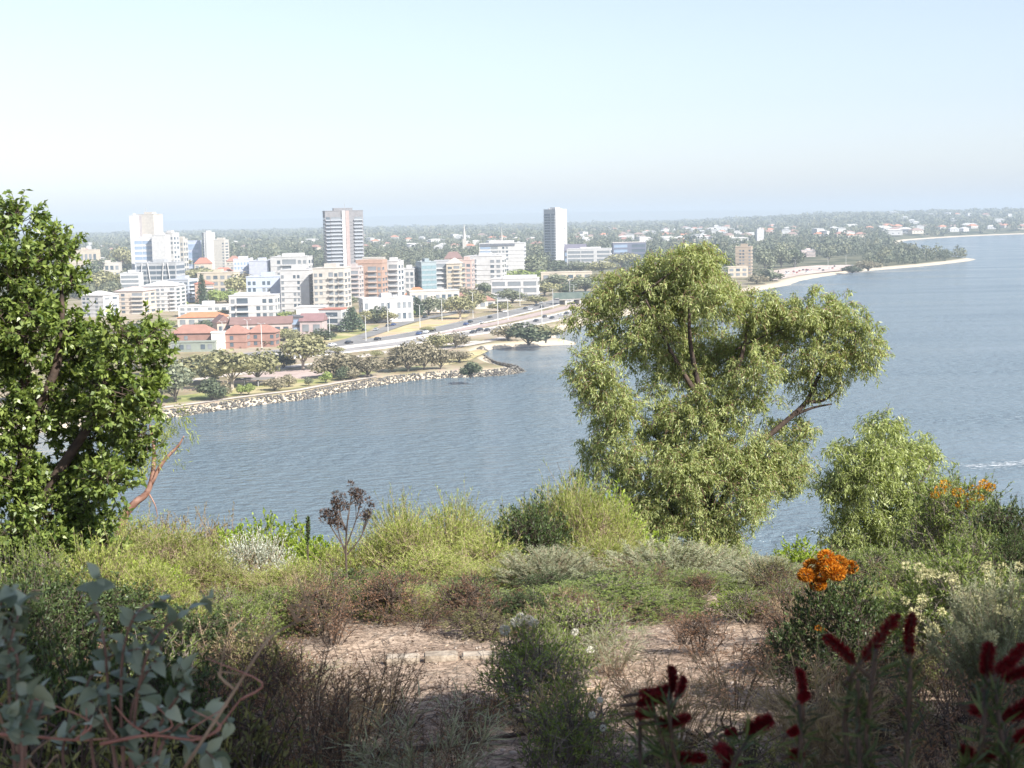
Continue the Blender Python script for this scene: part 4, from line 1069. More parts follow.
for a in [
    (152, 352, 22, 30, 'gum', 'olive tree at the left end of the garage wall, beside the leafy tree'), (140, 338, 20, 26, 'dark', 'dark tree below the stepped white block, beside the leafy tree'), (163, 331, 14, 22, 'bright', 'green bush between the stepped white block and orange red roof'), (118, 362, 24, 34, 'gum', 'olive tree behind the leafy tree, lower left'), (96, 345, 24, 30, 'grey', 'grey tree behind the leafy tree, under the bright white block'), (148, 375, 20, 30, 'brown', 'brown tree left of the park behind the leafy tree'), (132, 398, 24, 30, 'grey', 'grey tree near the sea wall behind the leafy tree'),
    (300, 333, 10, 18, 'gum', 'olive bush before the dormer house'), (256, 331, 9, 16, 'dark', 'dark bush before the middle of the long brown roof'), (224, 318, 9, 14, 'gum', 'olive tree by the grey shop row'), (302, 318, 10, 16, 'gum', 'olive tree before the plain white box'), (330, 318, 9, 14, 'dark', 'dark tree behind the red edged white block, left'), (388, 323, 12, 16, 'gum', 'olive tree before the middle of the left terrace'), (450, 309, 14, 20, 'dark', 'dark tree behind the right end of the right terrace'), (500, 312, 10, 20, 'gum', 'olive roadside bush under the curved white building'), (536, 305, 10, 20, 'gum', 'olive roadside bush above the upper queue'), (556, 287, 14, 24, 'grey', 'grey tree before the middle of the long cream building'), (578, 286, 12, 22, 'gum', 'olive tree before the right end of the long cream building'), (552, 282, 10, 16, 'gum', 'olive tree beside the long cream building, left end'), (470, 291, 10, 14, 'gum', 'olive tree between the pink brick and white office blocks'), (418, 299, 9, 18, 'gum', 'olive tree beside the bright orange roof'), (440, 300, 10, 20, 'grey', 'grey tree right of the bright orange roof'), (312, 262, 14, 18, 'dark', 'dark tree left of the dark grey tower foot'), (372, 262, 16, 22, 'grey', 'grey tree right of the dark grey tower foot'),
    (352, 332, 24, 22, 'pine', 'broad conifer beside the red edged white block'), (377, 323, 19, 23, 'dark', 'round tree before the left white terrace'), (340, 328, 10, 16, 'bright', 'bright bush left of the broad conifer'), (332, 332, 9, 14, 'grey', 'grey bush in front of the red edged white block'), (365, 324, 14, 16, 'gum', 'pale olive tree between the conifer and round tree'),
    (396, 319.5, 10, 13, 'dark', 'low tree before the left white terrace windows'), (408, 318, 14, 13, 'bright', 'bright green tree at the right end of the left terrace'), (417, 317, 19, 15, 'pine', 'dark tree between the two white terraces'), (429, 315, 20, 22, 'grey', 'grey green tree before the right white terrace'), (441, 314, 17, 18, 'grey', 'second grey green tree before the right white terrace'),
    (460, 319, 24, 27, 'gum', 'round olive tree at the roadside bend'), (473, 313, 23, 26, 'gum', 'tall olive tree behind the roadside bend'), (485, 306, 14, 20, 'grey', 'grey tree left of the curved white building'), (512, 303, 15, 26, 'grey', 'grey green tree before the curved white building'), (526, 300, 14, 20, 'dark', 'dark tree right of the curved white building front'), (545, 296, 14, 26, 'gum', 'olive tree before the long cream building'), (566, 294, 14, 26, 'dark', 'dark tree behind the left end of the bridge'), (585, 292, 16, 26, 'grey', 'grey tree behind the bridge beside the big gum'), (598, 287, 14, 22, 'gum', 'olive tree behind the bridge, next to the big gum'),
    (495, 289, 16, 24, 'bright', 'bright tree left of the curved white building roof'), (508, 283, 13, 20, 'bright', 'bright tree above the left of the curved white building'), (524, 282, 14, 26, 'bright', 'bright tree above the curved white building roof'), (484, 296, 15, 18, 'dark', 'dark tree between the office and curved white building'), (538, 283, 14, 20, 'bright', 'bright tree above the right end of the curved white building'),
    (463, 297, 11, 17, 'brown', 'brown tree before the pink brick block'), (475, 298, 10, 14, 'brown', 'brown bush right of the pink brick block'), (350, 308, 14, 15, 'grey', 'grey tree below the pinkish grey block'), (362, 298, 9, 22, 'bright', 'bright hedge tree under the orange brick block, left'), (376, 297, 7, 22, 'bright', 'bright hedge tree under the orange brick block, right'), (394, 294.5, 7, 20, 'gum', 'hedge tree under the white block right of the orange one'), (430, 292, 8, 26, 'gum', 'low tree in front of the teal office'), (342, 315, 10, 14, 'brown', 'brown tree behind the red edged white block'),
    (203, 312, 36, 12, 'pine', 'slim dark norfolk pine before the cream building'), (215, 306, 18, 22, 'bright', 'bright green round tree right of the norfolk pine'), (228, 303, 15, 20, 'bright', 'bright green tree beside the white low apartments'), (236, 298, 24, 20, 'gum', 'olive tree left of the blue white block'), (181, 309, 13, 12, 'bright', 'pale green bush before the square windowed white block'), (264, 318, 7, 20, 'bright', 'low bright hedge before the white low apartments, left'), (284, 318, 7, 18, 'bright', 'low bright hedge before the white low apartments, right'),
    (206, 331, 12, 20, 'dark', 'dark tree at the left end of the brown roofs'), (240, 329, 12, 10, 'pine', 'small conifer before the long brown roof'), (271, 333, 15, 14, 'grey', 'grey tree before the right end of the long brown roof'), (284, 340, 12, 24, 'gum', 'olive tree at the right end of the brick row'), (324, 340, 13, 20, 'dark', 'dark bush right of the dormer house'), (312, 342, 9, 14, 'gum', 'olive bush below the dormer house'),
    (195, 282, 14, 28, 'gum', 'dense olive tree below the twin block'), (178, 270, 14, 24, 'gum', 'olive tree below the white balcony block'), (206, 279, 13, 22, 'dark', 'dark tree under the cream slab'), (243, 285, 14, 22, 'brown', 'brown tree before the checkered office'), (100, 292, 22, 26, 'gum', 'rounded olive tree above the bright white block'), (85, 296, 22, 26, 'gum', 'olive tree near the leafy foreground tree, above the bright white block'), (116, 290, 18, 20, 'gum', 'olive tree left of the grey annex'), (108, 276, 20, 26, 'dark', 'dark blue green tree left of the white slab tower'), (94, 280, 22, 24, 'dark', 'second dark tree left of the white slab tower'), (124, 272, 26, 20, 'gum', 'tall olive tree touching the white slab tower'), (146, 327, 6, 9, 'bright', 'small palm green tree before the cream apartment block'),
    (532, 275, 22, 30, 'grey', 'grey green tree left of the slim tower'), (556, 272, 13, 26, 'dark', 'dark tree before the slim tower'), (580, 273, 13, 26, 'grey', 'grey tree before the white strip windowed office'), (602, 275, 15, 26, 'gum', 'olive tree before the right of the strip windowed office'), (622, 268, 16, 26, 'gum', 'olive tree before the wide dark office'), (598, 262, 8, 14, 'dark', 'dark bush at the right end of the strip windowed office'),
    (770, 281, 11, 24, 'dark', 'dark rounded bush on the beach right of the tan tower'), (757, 284, 10, 20, 'brown', 'brown bush at the foot of the tan tower'), (765, 270, 22, 18, 'grey', 'grey tree right of the tan tower'), (781, 268, 24, 18, 'grey', 'tall grey tree behind the left of the beach car park'), (795, 267, 20, 18, 'dark', 'dark tree behind the beach car park'), (724, 274, 24, 20, 'dark', 'dark tree left of the tan tower'), (852, 271.5, 8, 20, 'dark', 'dark low bush at the right end of the beach car park'), (868, 270, 11, 22, 'brown', 'brown bush beside the right end of the beach'), (829, 261, 14, 12, 'grey', 'grey tree right of the pink white apartment block')]:
    far_tree(*a, CITY)

rs = random.Random(31)
for k in range(26):      # the shore behind the leafy tree
    px, py = rs.uniform(-150, 118), rs.uniform(345, 412)
    far_tree(px, py, rs.uniform(14, 34), rs.uniform(20, 38), rs.choice(['gum', 'grey', 'dark', 'brown', 'gum']), 'tree on the grassy shore hidden behind the leafy foreground tree', 'trees on the shore behind the leafy tree')

# houses poking out of the far suburbs
def house_mesh(wall, roof, w, d, h, rh):
    m_ = MB(); m_.box(-w / 2, w / 2, -d / 2, d / 2, -1, h); m_.hip(w, d, h + .01, rh, .6, 1)
    for x in (-.3, 0, .3): m_.box(w * x - .8, w * x + .8, -d / 2 - .06, -d / 2 - .005, 1.0, 2.3, 2)
    return m_.mesh('house', [wall_mat(wall), wall_mat(roof, .9), GLASS])
HM = {'white walls and a pale grey': house_mesh(WHITE, (.55, .54, .52), 15, 11, 4.2, 2.4), 'cream walls and a red tile': house_mesh(CREAM, TILE_P, 16, 12, 4.0, 3.0), 'white walls and an orange tile': house_mesh(OFFW, (.5, .22, .13), 15, 11, 4.2, 2.8),
      'tall white walls and a flat white': house_mesh(WHITE, ROOFW, 13, 11, 8.5, .6), 'cream walls and a brown': house_mesh((.62, .55, .45), (.30, .21, .18), 17, 12, 3.8, 2.8), 'wide white walls and a pale': house_mesh(WHITE, (.66, .64, .6), 26, 13, 6.0, 1.2)}
rs = random.Random(77)
def house_at(px, py, where, sc=1.0):
    g = G(px, py, 2.5)
    for _ in range(4): g = G(px, py, float(zland(g.x, g.y)))
    if g.y > 9000 or not inside(np.array([g.x]), np.array([g.y]))[0] or dshore(np.array([g.x]), np.array([g.y]))[0] < 22: return
    if any(abs(g.x - f[0]) < f[2] + 8 and abs(g.y - f[1]) < f[3] + 8 for f in FOOT): return
    k = rs.choice(list(HM)); o = mobj('house', HM[k]); s = sc * rs.uniform(.85, 1.2)
    o.location = (g.x, g.y, float(zland(g.x, g.y))); o.scale = (s, s, s); o.rotation_euler = (0, 0, rs.uniform(-.6, .6))
    tag(o, f'{k} roofed house {where}', 'house', f'little houses {where}')
    FOOT.append((g.x, g.y, 9 * s, 8 * s, g.y - 7, 'house'))
for k in range(60): house_at(rs.uniform(885, 1030), 0 + rs.uniform(222, 235), 'above the far right bay', 1.5)
for k in range(52): house_at(rs.uniform(905, 1030), 236.5 - (0.018 * rs.uniform(0, 130)) + rs.uniform(-3.2, -.6), 'on the far right bay', 1.25)
for k in range(66): house_at(rs.uniform(660, 900), rs.uniform(228, 238), 'in the suburb behind the beach', 1.3)
for k in range(56): house_at(rs.uniform(575, 740), rs.uniform(229, 243), 'behind the big gum tree', 1.2)
for k in range(44): house_at(rs.uniform(364, 545), rs.uniform(234, 250), 'in woods between the tall towers', 1.2)
for k in range(30): house_at(rs.uniform(60, 128), rs.uniform(243, 274), 'left of the white slab tower', 1.0)
for k in range(14): house_at(rs.uniform(165, 240), rs.uniform(258, 274), 'around the twin white block', .9)
for k in range(8): house_at(rs.uniform(225, 318), rs.uniform(240, 252), 'left of the dark grey tower', 1.2)
for k in range(8): house_at(rs.uniform(405, 480), rs.uniform(298, 309), 'among the trees above the ramp', .7)

# the woods of the far suburbs: one mass of crowns
rng = np.random.default_rng(99)
xs_, ys_ = [], []
for (D0, D1, sp) in ((1080, 1500, 16), (1500, 2200, 17), (2200, 3200, 24), (3200, 4600, 36), (4600, 8200, 62)):
    nx_ = int(2 * .46 * D1 / sp); ny_ = int((D1 - D0) / sp)
    X, Y = np.meshgrid(np.linspace(-.46 * D1, .46 * D1, nx_), np.linspace(D0, D1, ny_, endpoint=False))
    X = X + rng.uniform(-.5, .5, X.shape) * sp; Y = Y + rng.uniform(-.5, .5, X.shape) * sp
    k = (np.abs(X) < .44 * Y) & (rng.random(X.shape) < (.80 if D0 < 3000 else .75)); xs_.append(X[k]); ys_.append(Y[k])
x = np.concatenate(xs_); y = np.concatenate(ys_)
k = inside(x, y); x, y = x[k], y[k]
px = x / y * FPX + 512
k = (y > 1780) | (px < 128) & (y > 1120) | (px > 640) & (y > 1120) | (px > 575) & (y > 1500)
k &= dshore(x, y) > 14
# leave the beach car park and beach open
for (a, b, c, d_) in ((742, 868, 1230, 1800),): k &= ~((px > a) & (px < b) & (y > c) & (y < d_ - (px - 742) * .0))
for f in FOOT:
    front = f[4] * (.14 if f[5] != 'house' else .085)
    k &= ~((np.abs(x - f[0] - (y - f[1]) * f[0] / f[1] * 1.0) < f[2] * .9) & (y > f[1] - f[3] - front) & (y < f[1] + f[3]))
x, y = x[k], y[k]
n = len(x); z = beach_z(x, y, dshore(x, y))
# clumps of kinds and heights
kn = vnoise(x, y, 60, 9) + rng.normal(size=n) * .6
hgt = (7.5 + 6.5 * rng.random(n) + 8 * (rng.random(n) < .16) * rng.random(n)) * np.where(y > 4500, 1.15, 1) * np.where((px[k] > 860) & (y < 2400), .8, 1)
wid = hgt * (.5 + .4 * rng.random(n)) * np.where(y > 3200, 1.5, 1) * np.where(y > 4600, 1.8, 1)
WM = dict(dark=leaf_mat('dark_woodland', (.075, .09, .055), (.11, .125, .075), .12, .7), grey=leaf_mat('grey_green_woodland', (.12, .135, .085), (.18, .195, .125), .12, .7), gum=leaf_mat('olive_woodland', (.145, .15, .085), (.215, .215, .125), .12, .7))
for name, sel, mk in (('woodland', kn < -.25, 'dark'), ('woodland', (kn >= -.25) & (kn < .45), 'grey'), ('woodland', kn >= .45, 'gum')):
    idx = np.where(sel)[0]; vf = []
    for (sel2, q) in ((y[idx] < 2000, 100), ((y[idx] >= 2000) & (y[idx] < 3300), 56), (y[idx] >= 3300, 26)):
        ii = idx[sel2]
        if not len(ii): continue
        m = len(ii); d = rsph(rng, m * q); r = .66 + .4 * rng.random((m * q, 1))
        rad = np.repeat(np.column_stack([wid[ii], wid[ii], hgt[ii] * .5]), q, 0)
        c = np.repeat(np.column_stack([x[ii], y[ii], z[ii] + hgt[ii] * .52]), q, 0)
        off = np.repeat(rng.normal(size=(m, 3)), q, 0)
        d2 = d * (1 + .22 * np.sin(d[:, [1, 2, 0]] * 4 + off * 3))
        p = c + d2 * r * rad * np.array([.62, .62, 1])
        N = unit(d + rsph(rng, m * q) * .7); T = unit(np.cross(N, rsph(rng, m * q)))
        s = np.repeat(np.sqrt(wid[ii] * hgt[ii]) * (2.1 / math.sqrt(q)), q) * (.6 + .8 * rng.random(m * q))
        vf.append(leaf_arrays(p - T * s[:, None] / 2, T, N, s, s * .85, .1, .5))
    V, F = join(*vf)
    tag(mobj(name, np_mesh(name, V, F, WM[mk])), dict(dark='mass of dark treetops', grey='mass of grey green treetops', gum='mass of olive treetops')[mk] + ' covering the far suburbs', 'woods', kind='stuff')

# ------------------------------------------------------------------ foreground vegetation
LEAF_BROAD = leaf_mat('glossy_green_leaf', (0.070, 0.118, 0.028), (0.265, 0.33, 0.085), .3, .38, .5, vary=.03)
LEAF_EUC = leaf_mat('eucalypt_leaf', (0.166, 0.214, 0.075), (0.471, 0.508, 0.209), .36, .45, .45, vary=.03)
LEAF_EUC2 = leaf_mat('pale_eucalypt_leaf', (0.20, 0.25, 0.085), (0.46, 0.51, 0.20), .36, .45, .45, vary=.03)
LEAF_YG = leaf_mat('yellow_green_needle', (0.193, 0.242, 0.055), (0.451, 0.495, 0.143), .35, .5)
LEAF_LIME = leaf_mat('lime_leaf', (0.172, 0.253, 0.029), (0.368, 0.460, 0.069), .4, .45)
LEAF_MID = leaf_mat('mid_green_leaf', (0.103, 0.160, 0.045), (0.319, 0.383, 0.103), .3, .5)
LEAF_DK = leaf_mat('dark_green_leaf', (0.033, 0.058, 0.023), (0.111, 0.156, 0.052), .22, .45)
LEAF_SILV = leaf_mat('silver_leaf', (0.33, 0.37, 0.32), (0.58, 0.60, 0.52), .2, .7)
LEAF_GREY = leaf_mat('grey_green_leaf', (0.196, 0.218, 0.138), (0.414, 0.425, 0.287), .25, .65)
LEAF_BRN = leaf_mat('brown_heath_leaf', (0.154, 0.119, 0.063), (0.336, 0.280, 0.126), .25, .7)
LEAF_OLIVE = leaf_mat('olive_leaf', (0.090, 0.098, 0.038), (0.300, 0.285, 0.112), .25, .6)
LEAF_DRY = leaf_mat('dry_straw_leaf', (0.17, 0.125, 0.075), (0.40, 0.31, 0.19), .25, .8)
LEAF_RUST = leaf_mat('rusty_leaf', (0.17, 0.085, 0.05), (0.32, 0.19, 0.12), .2, .8)
LEAF_BLUE = leaf_mat('blue_grey_leaf', (0.09, 0.13, 0.085), (0.35, 0.41, 0.31), .12, .5, .4, (1.0, 1.2, .8))
PET_ORANGE = leaf_mat('orange_petal', (0.38, 0.12, 0.008), (0.66, 0.29, 0.02), .3, .6, .3, (1.2, .9, .5))
PET_GOLD = leaf_mat('golden_petal', (0.50, 0.22, 0.01), (0.74, 0.42, 0.03), .3, .6, .3, (1.2, .95, .5))
PET_RED = leaf_mat('crimson_filament', (0.075, 0.003, 0.008), (0.24, 0.010, 0.018), .2, .5, .3, (1.3, .8, .8))
PET_WHITE = leaf_mat('white_petal', (0.55, 0.53, 0.44), (0.74, 0.72, 0.64), .3, .7, .3, (1, 1, .95))
PET_CREAM = leaf_mat('cream_petal', (0.50, 0.47, 0.24), (0.70, 0.66, 0.40), .3, .7, .3, (1, 1, .8))
TWIG_G = noise_mat('grey_twig', (0.12, 0.10, 0.085), (0.26, 0.22, 0.18), 8, .9)
TWIG_D = noise_mat('dark_twig', (0.045, 0.035, 0.03), (0.12, 0.09, 0.07), 8, .9)
TWIG_P = noise_mat('pinkish_stem', (0.30, 0.14, 0.11), (0.48, 0.27, 0.22), 8, .7)
TWIG_MAL = noise_mat('mallee_stem', (0.12, 0.075, 0.06), (0.26, 0.17, 0.14), 8, .8)
TWIG_T = noise_mat('tan_twig', (0.22, 0.16, 0.11), (0.40, 0.31, 0.22), 8, .9)

def clumps_at(lst, D, jit=1.0, seed=1, flat=.9):
    """(px, py, radius x, radius z in pixels at that depth, optional depth offset)"""
    rs = random.Random(seed); out = []
    for c in lst:
        dy = c[4] if len(c) > 4 else rs.uniform(-jit, jit)
        p = PD(c[0], c[1], D + dy); s = (D + dy) / FPX
        out.append((tuple(p), c[2] * s, (c[2] + c[3]) / 2 * s * flat, c[3] * s))
    return out

def limb(t, pts, D, r0, r1, n=7):
    """a limb through pixel points at depth D (+ offset), thinning from r0 to r1"""
    P_ = [PD(p[0], p[1], D + (p[2] if len(p) > 2 else 0)) for p in pts]; out = []
    Q = [P_[0] * 2 - P_[1]] + P_ + [P_[-1] * 2 - P_[-2]]
    for k in range(1, len(Q) - 2):
        for s in range(4):
            u = s / 4
            out.append(0.5 * ((2 * Q[k]) + (Q[k + 1] - Q[k - 1]) * u + (2 * Q[k - 1] - 5 * Q[k] + 4 * Q[k + 1] - Q[k + 2]) * u * u + (3 * Q[k] - Q[k - 1] - 3 * Q[k + 1] + Q[k + 2]) * u ** 3))
    out.append(P_[-1]); m = len(out)
    t.tube(out, [r0 + (r1 - r0) * i / (m - 1) for i in range(m)], n)

def hero(name, label, D, basepx, parts):
    p = PD(basepx, 600, D); z = float(zhill(p.x, D))
    root = tag(empty(name, (p.x, D, z)), label, 'tree')
    off = Vector((p.x, D, z))
    for nm, me in parts:
        for v in ():
            pass
        me.transform(Matrix.Translation(-off)); mobj(nm, me, root)
    return root

# -- the big gum tree in the middle
D = 38.0
CL = [(690, 264, 30, 28), (676, 285, 28, 30), (706, 285, 26, 30), (642, 282, 28, 28), (655, 310, 32, 34), (612, 292, 26, 28, 1.5), (603, 320, 24, 30, 1.5), (596, 372, 22, 26, -1.6), (612, 392, 26, 30, -1.6), (588, 395, 15, 22, -1.2),
      (612, 435, 24, 36, -.8), (600, 465, 20, 30, 0), (690, 318, 38, 36), (722, 300, 30, 26), (748, 312, 26, 24), (735, 338, 34, 32), (765, 335, 26, 26), (672, 350, 34, 30), (637, 345, 26, 26, 1), (702, 372, 32, 28, 1),
      (806, 318, 28, 24, -.6), (835, 318, 24, 20, -.6), (855, 335, 20, 24, -.4), (842, 358, 26, 20, -.4), (815, 345, 24, 22, -.5), (862, 362, 13, 18, 0), (790, 312, 16, 18, 0), (784, 335, 16, 20, .4), (832, 385, 14, 14, .2), (805, 372, 14, 14, .2),
      (760, 372, 26, 24), (745, 400, 26, 26, -.6), (715, 415, 32, 34, -1), (678, 420, 28, 32, -.6), (662, 448, 28, 34), (690, 470, 36, 40, -1), (640, 490, 30, 38), (618, 520, 28, 34, .6), (730, 460, 36, 40, -.8), (765, 455, 26, 30, -.3),
      (655, 530, 34, 36, -.8), (695, 530, 34, 36, -.8), (740, 510, 34, 38, -.8), (775, 490, 26, 28, .3), (625, 562, 32, 28, 0), (676, 570, 34, 28, 0), (728, 556, 26, 30, .5), (800, 432, 10, 18, .3), (648, 335, 24, 24, 0), (664, 372, 20, 22, .4), (640, 520, 28, 30, -.5), (668, 505, 26, 28, .3), (712, 545, 30, 26, -1), (690, 500, 26, 28, .2), (812, 394, 12, 11, .3), (782, 430, 14, 13, .4), (800, 470, 14, 16, .3), (790, 455, 10, 12, .3), (658, 402, 8, 14, 0)]
rng = np.random.default_rng(3)
lv, tw = hanging_crown(rng, lumpy(clumps_at(CL, D, 1.6, 5), 4, .66, 6), per_m2=18, leaves=24, L=.125, Wd=.028, spray=.42)
t = MB()
limb(t, [(716, 640, 0), (714, 570), (711, 520), (706, 470), (716, 430), (728, 398), (735, 380)], D, .22, .10, 9)
limb(t, [(712, 520), (735, 478), (758, 446), (785, 422), (806, 402), (818, 378), (836, 352)], D, .11, .035, 8)
limb(t, [(806, 402), (824, 400), (842, 386)], D, .06, .02, 6)
limb(t, [(792, 416), (812, 408), (832, 404)], D, .05, .02, 6)
limb(t, [(709, 500), (690, 468), (662, 442), (632, 410), (612, 390, -1)], D, .12, .03, 7)
limb(t, [(735, 380), (742, 355), (748, 325)], D, .09, .03, 7)
limb(t, [(716, 430), (700, 390), (690, 340), (690, 290)], D, .11, .03, 7)
limb(t, [(700, 400), (670, 350), (646, 300)], D, .08, .025, 6)
limb(t, [(709, 545), (670, 510), (640, 480), (612, 440)], D, .10, .03, 7)
limb(t, [(713, 530), (750, 510), (775, 480)], D, .08, .02, 6)
for k in range(46):
    c = CL[k % len(CL)]; c2 = CL[(k * 7 + 3) % len(CL)]
    if abs(c[0] - c2[0]) + abs(c[1] - c2[1]) < 90: limb(t, [(c2[0], c2[1] + 12), ((c[0] + c2[0]) / 2 + 4, (c[1] + c2[1]) / 2), (c[0], c[1] - 6)], D, .03, .01, 5)
root = hero('gum_tree', 'large drooping gum tree in the middle distance, standing before the river', D, 715, [
    ('trunk', t.mesh('trunk', BARK_D, True)), ('crown', np_mesh('crown', *lv, LEAF_EUC)), ('twigs', np_mesh('twigs', *tw, BARK_R))])

# -- the pale willow-like gum at right
D = 31.0
CL = [(886, 427, 20, 14), (886, 440, 24, 18), (878, 455, 28, 26), (905, 455, 24, 24), (852, 470, 24, 26), (840, 495, 22, 28), (930, 462, 16, 20), (935, 490, 16, 28), (868, 490, 30, 32), (902, 490, 30, 32), (850, 530, 26, 34), (884, 530, 34, 34), (918, 525, 26, 34), (870, 568, 32, 30), (905, 570, 34, 30), (845, 560, 18, 28), (838, 455, 12, 10)]
lv, tw = hanging_crown(rng, lumpy(clumps_at(CL, D, 1.0, 8), 4, .6, 7), per_m2=25, leaves=24, L=.12, Wd=.027, spray=.42)
t = MB(); limb(t, [(884, 700), (886, 600), (888, 540), (880, 480), (886, 440)], D, .16, .03, 8); limb(t, [(887, 560), (860, 510), (846, 478)], D, .08, .02, 6); limb(t, [(888, 540), (915, 495), (930, 465)], D, .08, .02, 6)
hero('gum_tree', 'smaller pale weeping gum tree to the right of the large one', D, 885, [('trunk', t.mesh('trunk', BARK, True)), ('crown', np_mesh('crown', *lv, LEAF_EUC2)), ('twigs', np_mesh('twigs', *tw, BARK))])

# -- the broad-leaved tree at left
D = 14.0
CL = [(8, 220, 20, 14), (24, 226, 20, 16), (46, 240, 14, 14), (66, 250, 10, 8), (10, 262, 34, 28), (48, 268, 24, 22), (70, 286, 14, 18), (26, 305, 40, 34), (66, 322, 26, 26), (92, 338, 28, 22), (120, 332, 24, 18), (145, 340, 18, 18), (152, 362, 14, 22), (20, 360, 46, 40), (72, 372, 38, 34), (118, 372, 32, 32), (146, 398, 18, 22), (100, 405, 34, 30),
      (30, 420, 50, 44), (80, 430, 38, 34), (122, 432, 24, 30), (134, 455, 12, 18), (20, 475, 48, 40), (68, 480, 38, 34), (104, 475, 28, 30), (40, 530, 46, 38), (84, 520, 30, 28), (10, 560, 42, 36), (60, 565, 36, 30), (-40, 300, 50, 50), (-60, 380, 60, 60), (-60, 480, 60, 60), (-40, 230, 30, 24), (-90, 420, 50, 60), (-30, 560, 50, 40), (105, 560, 22, 18), (60, 592, 30, 22), (18, 600, 36, 26), (100, 540, 24, 22)]
lv, tw = leafy_crown(rng, lumpy(clumps_at(CL, D, .55, 9), 4, .56, 10), per_m2=72, leaves=19, L=.068, Wd=.036, spray=.16, up=.55)
t = MB(); limb(t, [(10, 760), (14, 640), (20, 540), (26, 430), (22, 330), (14, 240)], D, .14, .02, 9); limb(t, [(20, 540), (60, 470), (100, 410), (135, 355)], D, .08, .015, 7); limb(t, [(24, 440), (55, 370), (62, 320), (60, 262)], D, .06, .012, 7); limb(t, [(18, 600), (60, 540), (100, 480)], D, .06, .012, 6); limb(t, [(14, 620), (-40, 480), (-60, 360)], D, .08, .015, 6)
hero('leafy_tree', 'bushy green broad-leaved tree filling the left edge of the view', D, 10, [('trunk', t.mesh('trunk', BARK_D, True)), ('crown', np_mesh('crown', *lv, LEAF_BROAD)), ('twigs', np_mesh('twigs', *tw, BARK_D))])

# -- slender red-stemmed gum beside it
D = 27.0
CL = [(150, 424, 18, 12), (170, 415, 14, 9), (158, 445, 18, 14), (146, 462, 12, 10), (168, 458, 9, 9), (182, 428, 8, 8)]
lv, tw = hanging_crown(rng, clumps_at(CL, D, .5, 4), per_m2=14, leaves=20, L=.12, Wd=.018, spray=.4)
t = MB(); limb(t, [(112, 600), (122, 525), (134, 504), (146, 494), (152, 478), (154, 452), (150, 425)], D, .10, .025, 8); limb(t, [(150, 486), (163, 462), (178, 446), (184, 436)], D, .05, .012, 6); limb(t, [(148, 492), (155, 505), (158, 518)], D, .02, .006, 5); limb(t, [(147, 480), (140, 470), (134, 462)], D, .025, .008, 5)
hero('slender_gum_tree', 'slender red stemmed gum with sparse yellow green leaves beside the leafy tree', D, 112, [('trunk', t.mesh('trunk', BARK_R, True)), ('crown', np_mesh('crown', *lv, LEAF_YG))])

# -- shade trees behind the viewpoint (they cast the shade on the near ground)
def shade_tree(label, x, y, z, r, seed, clumps):
    rg = np.random.default_rng(seed)
    cl = [((x + a * r, y + b * r, z + c * r * .5), r * .42, r * .42, r * .3) for a, b, c in clumps]
    lv, tw = leafy_crown(rg, cl, per_m2=17, leaves=24, L=.16, Wd=.075, spray=.5, up=.2)
    z0 = float(zhill(x, y - 2)); t = MB(); t.tube([(x + 2, y - 6, z0 - .3), (x + 1.6, y - 5, z0 + 2.5), (x, y - .5, z)], [.28, .22, .12], 8)
    for c in cl: t.tube([(x + .6, y - 2, z - 1.2), c[0]], [.1, .03], 5)
    root = tag(empty('shade_tree', (x + 2, y - 6, z0)), label, 'tree')
    for nm, me in (('trunk', t.mesh('trunk', BARK)), ('crown', np_mesh('crown', *lv, LEAF_MID)), ('twigs', np_mesh('twigs', *tw, BARK))):
        me.transform(Matrix.Translation((-x - 2, -y + 6, -z0))); mobj(nm, me, root)
SP = [(-.55, .2, .1), (.1, .45, .3), (.55, .1, 0), (-.1, -.3, .5), (.45, -.5, .1), (-.6, -.4, 0), (0, 0, .8), (-.9, 0, -.3), (.9, .4, -.2)]
shade_tree('spreading shade tree standing behind the viewpoint on the left', .6, -1.7, 65.6, 3.4, 61, SP)
shade_tree('spreading shade tree standing behind the viewpoint in the middle', 7.2, -1.9, 65.8, 3.6, 62, SP)
shade_tree('spreading shade tree standing behind the viewpoint on the right', 13.6, -1.6, 66.0, 3.6, 63, SP)

# ------------------------------------------------------------------ shrubs
def shrub_proto(name, leafmat, stemmat, seed, n=1, **kw):
    rg = np.random.default_rng(seed)
    lv, st, tips = shrub_arrays(rg, **kw)
    parts = [('stems', np_mesh('stems', *st, stemmat))]
    if lv is not None: parts.append(('foliage', np_mesh('foliage', *lv, leafmat)))
    return dict(name=name, parts=parts, h=kw.get('h', 1.5), w=kw.get('spread', .8) * 2, tips=tips)

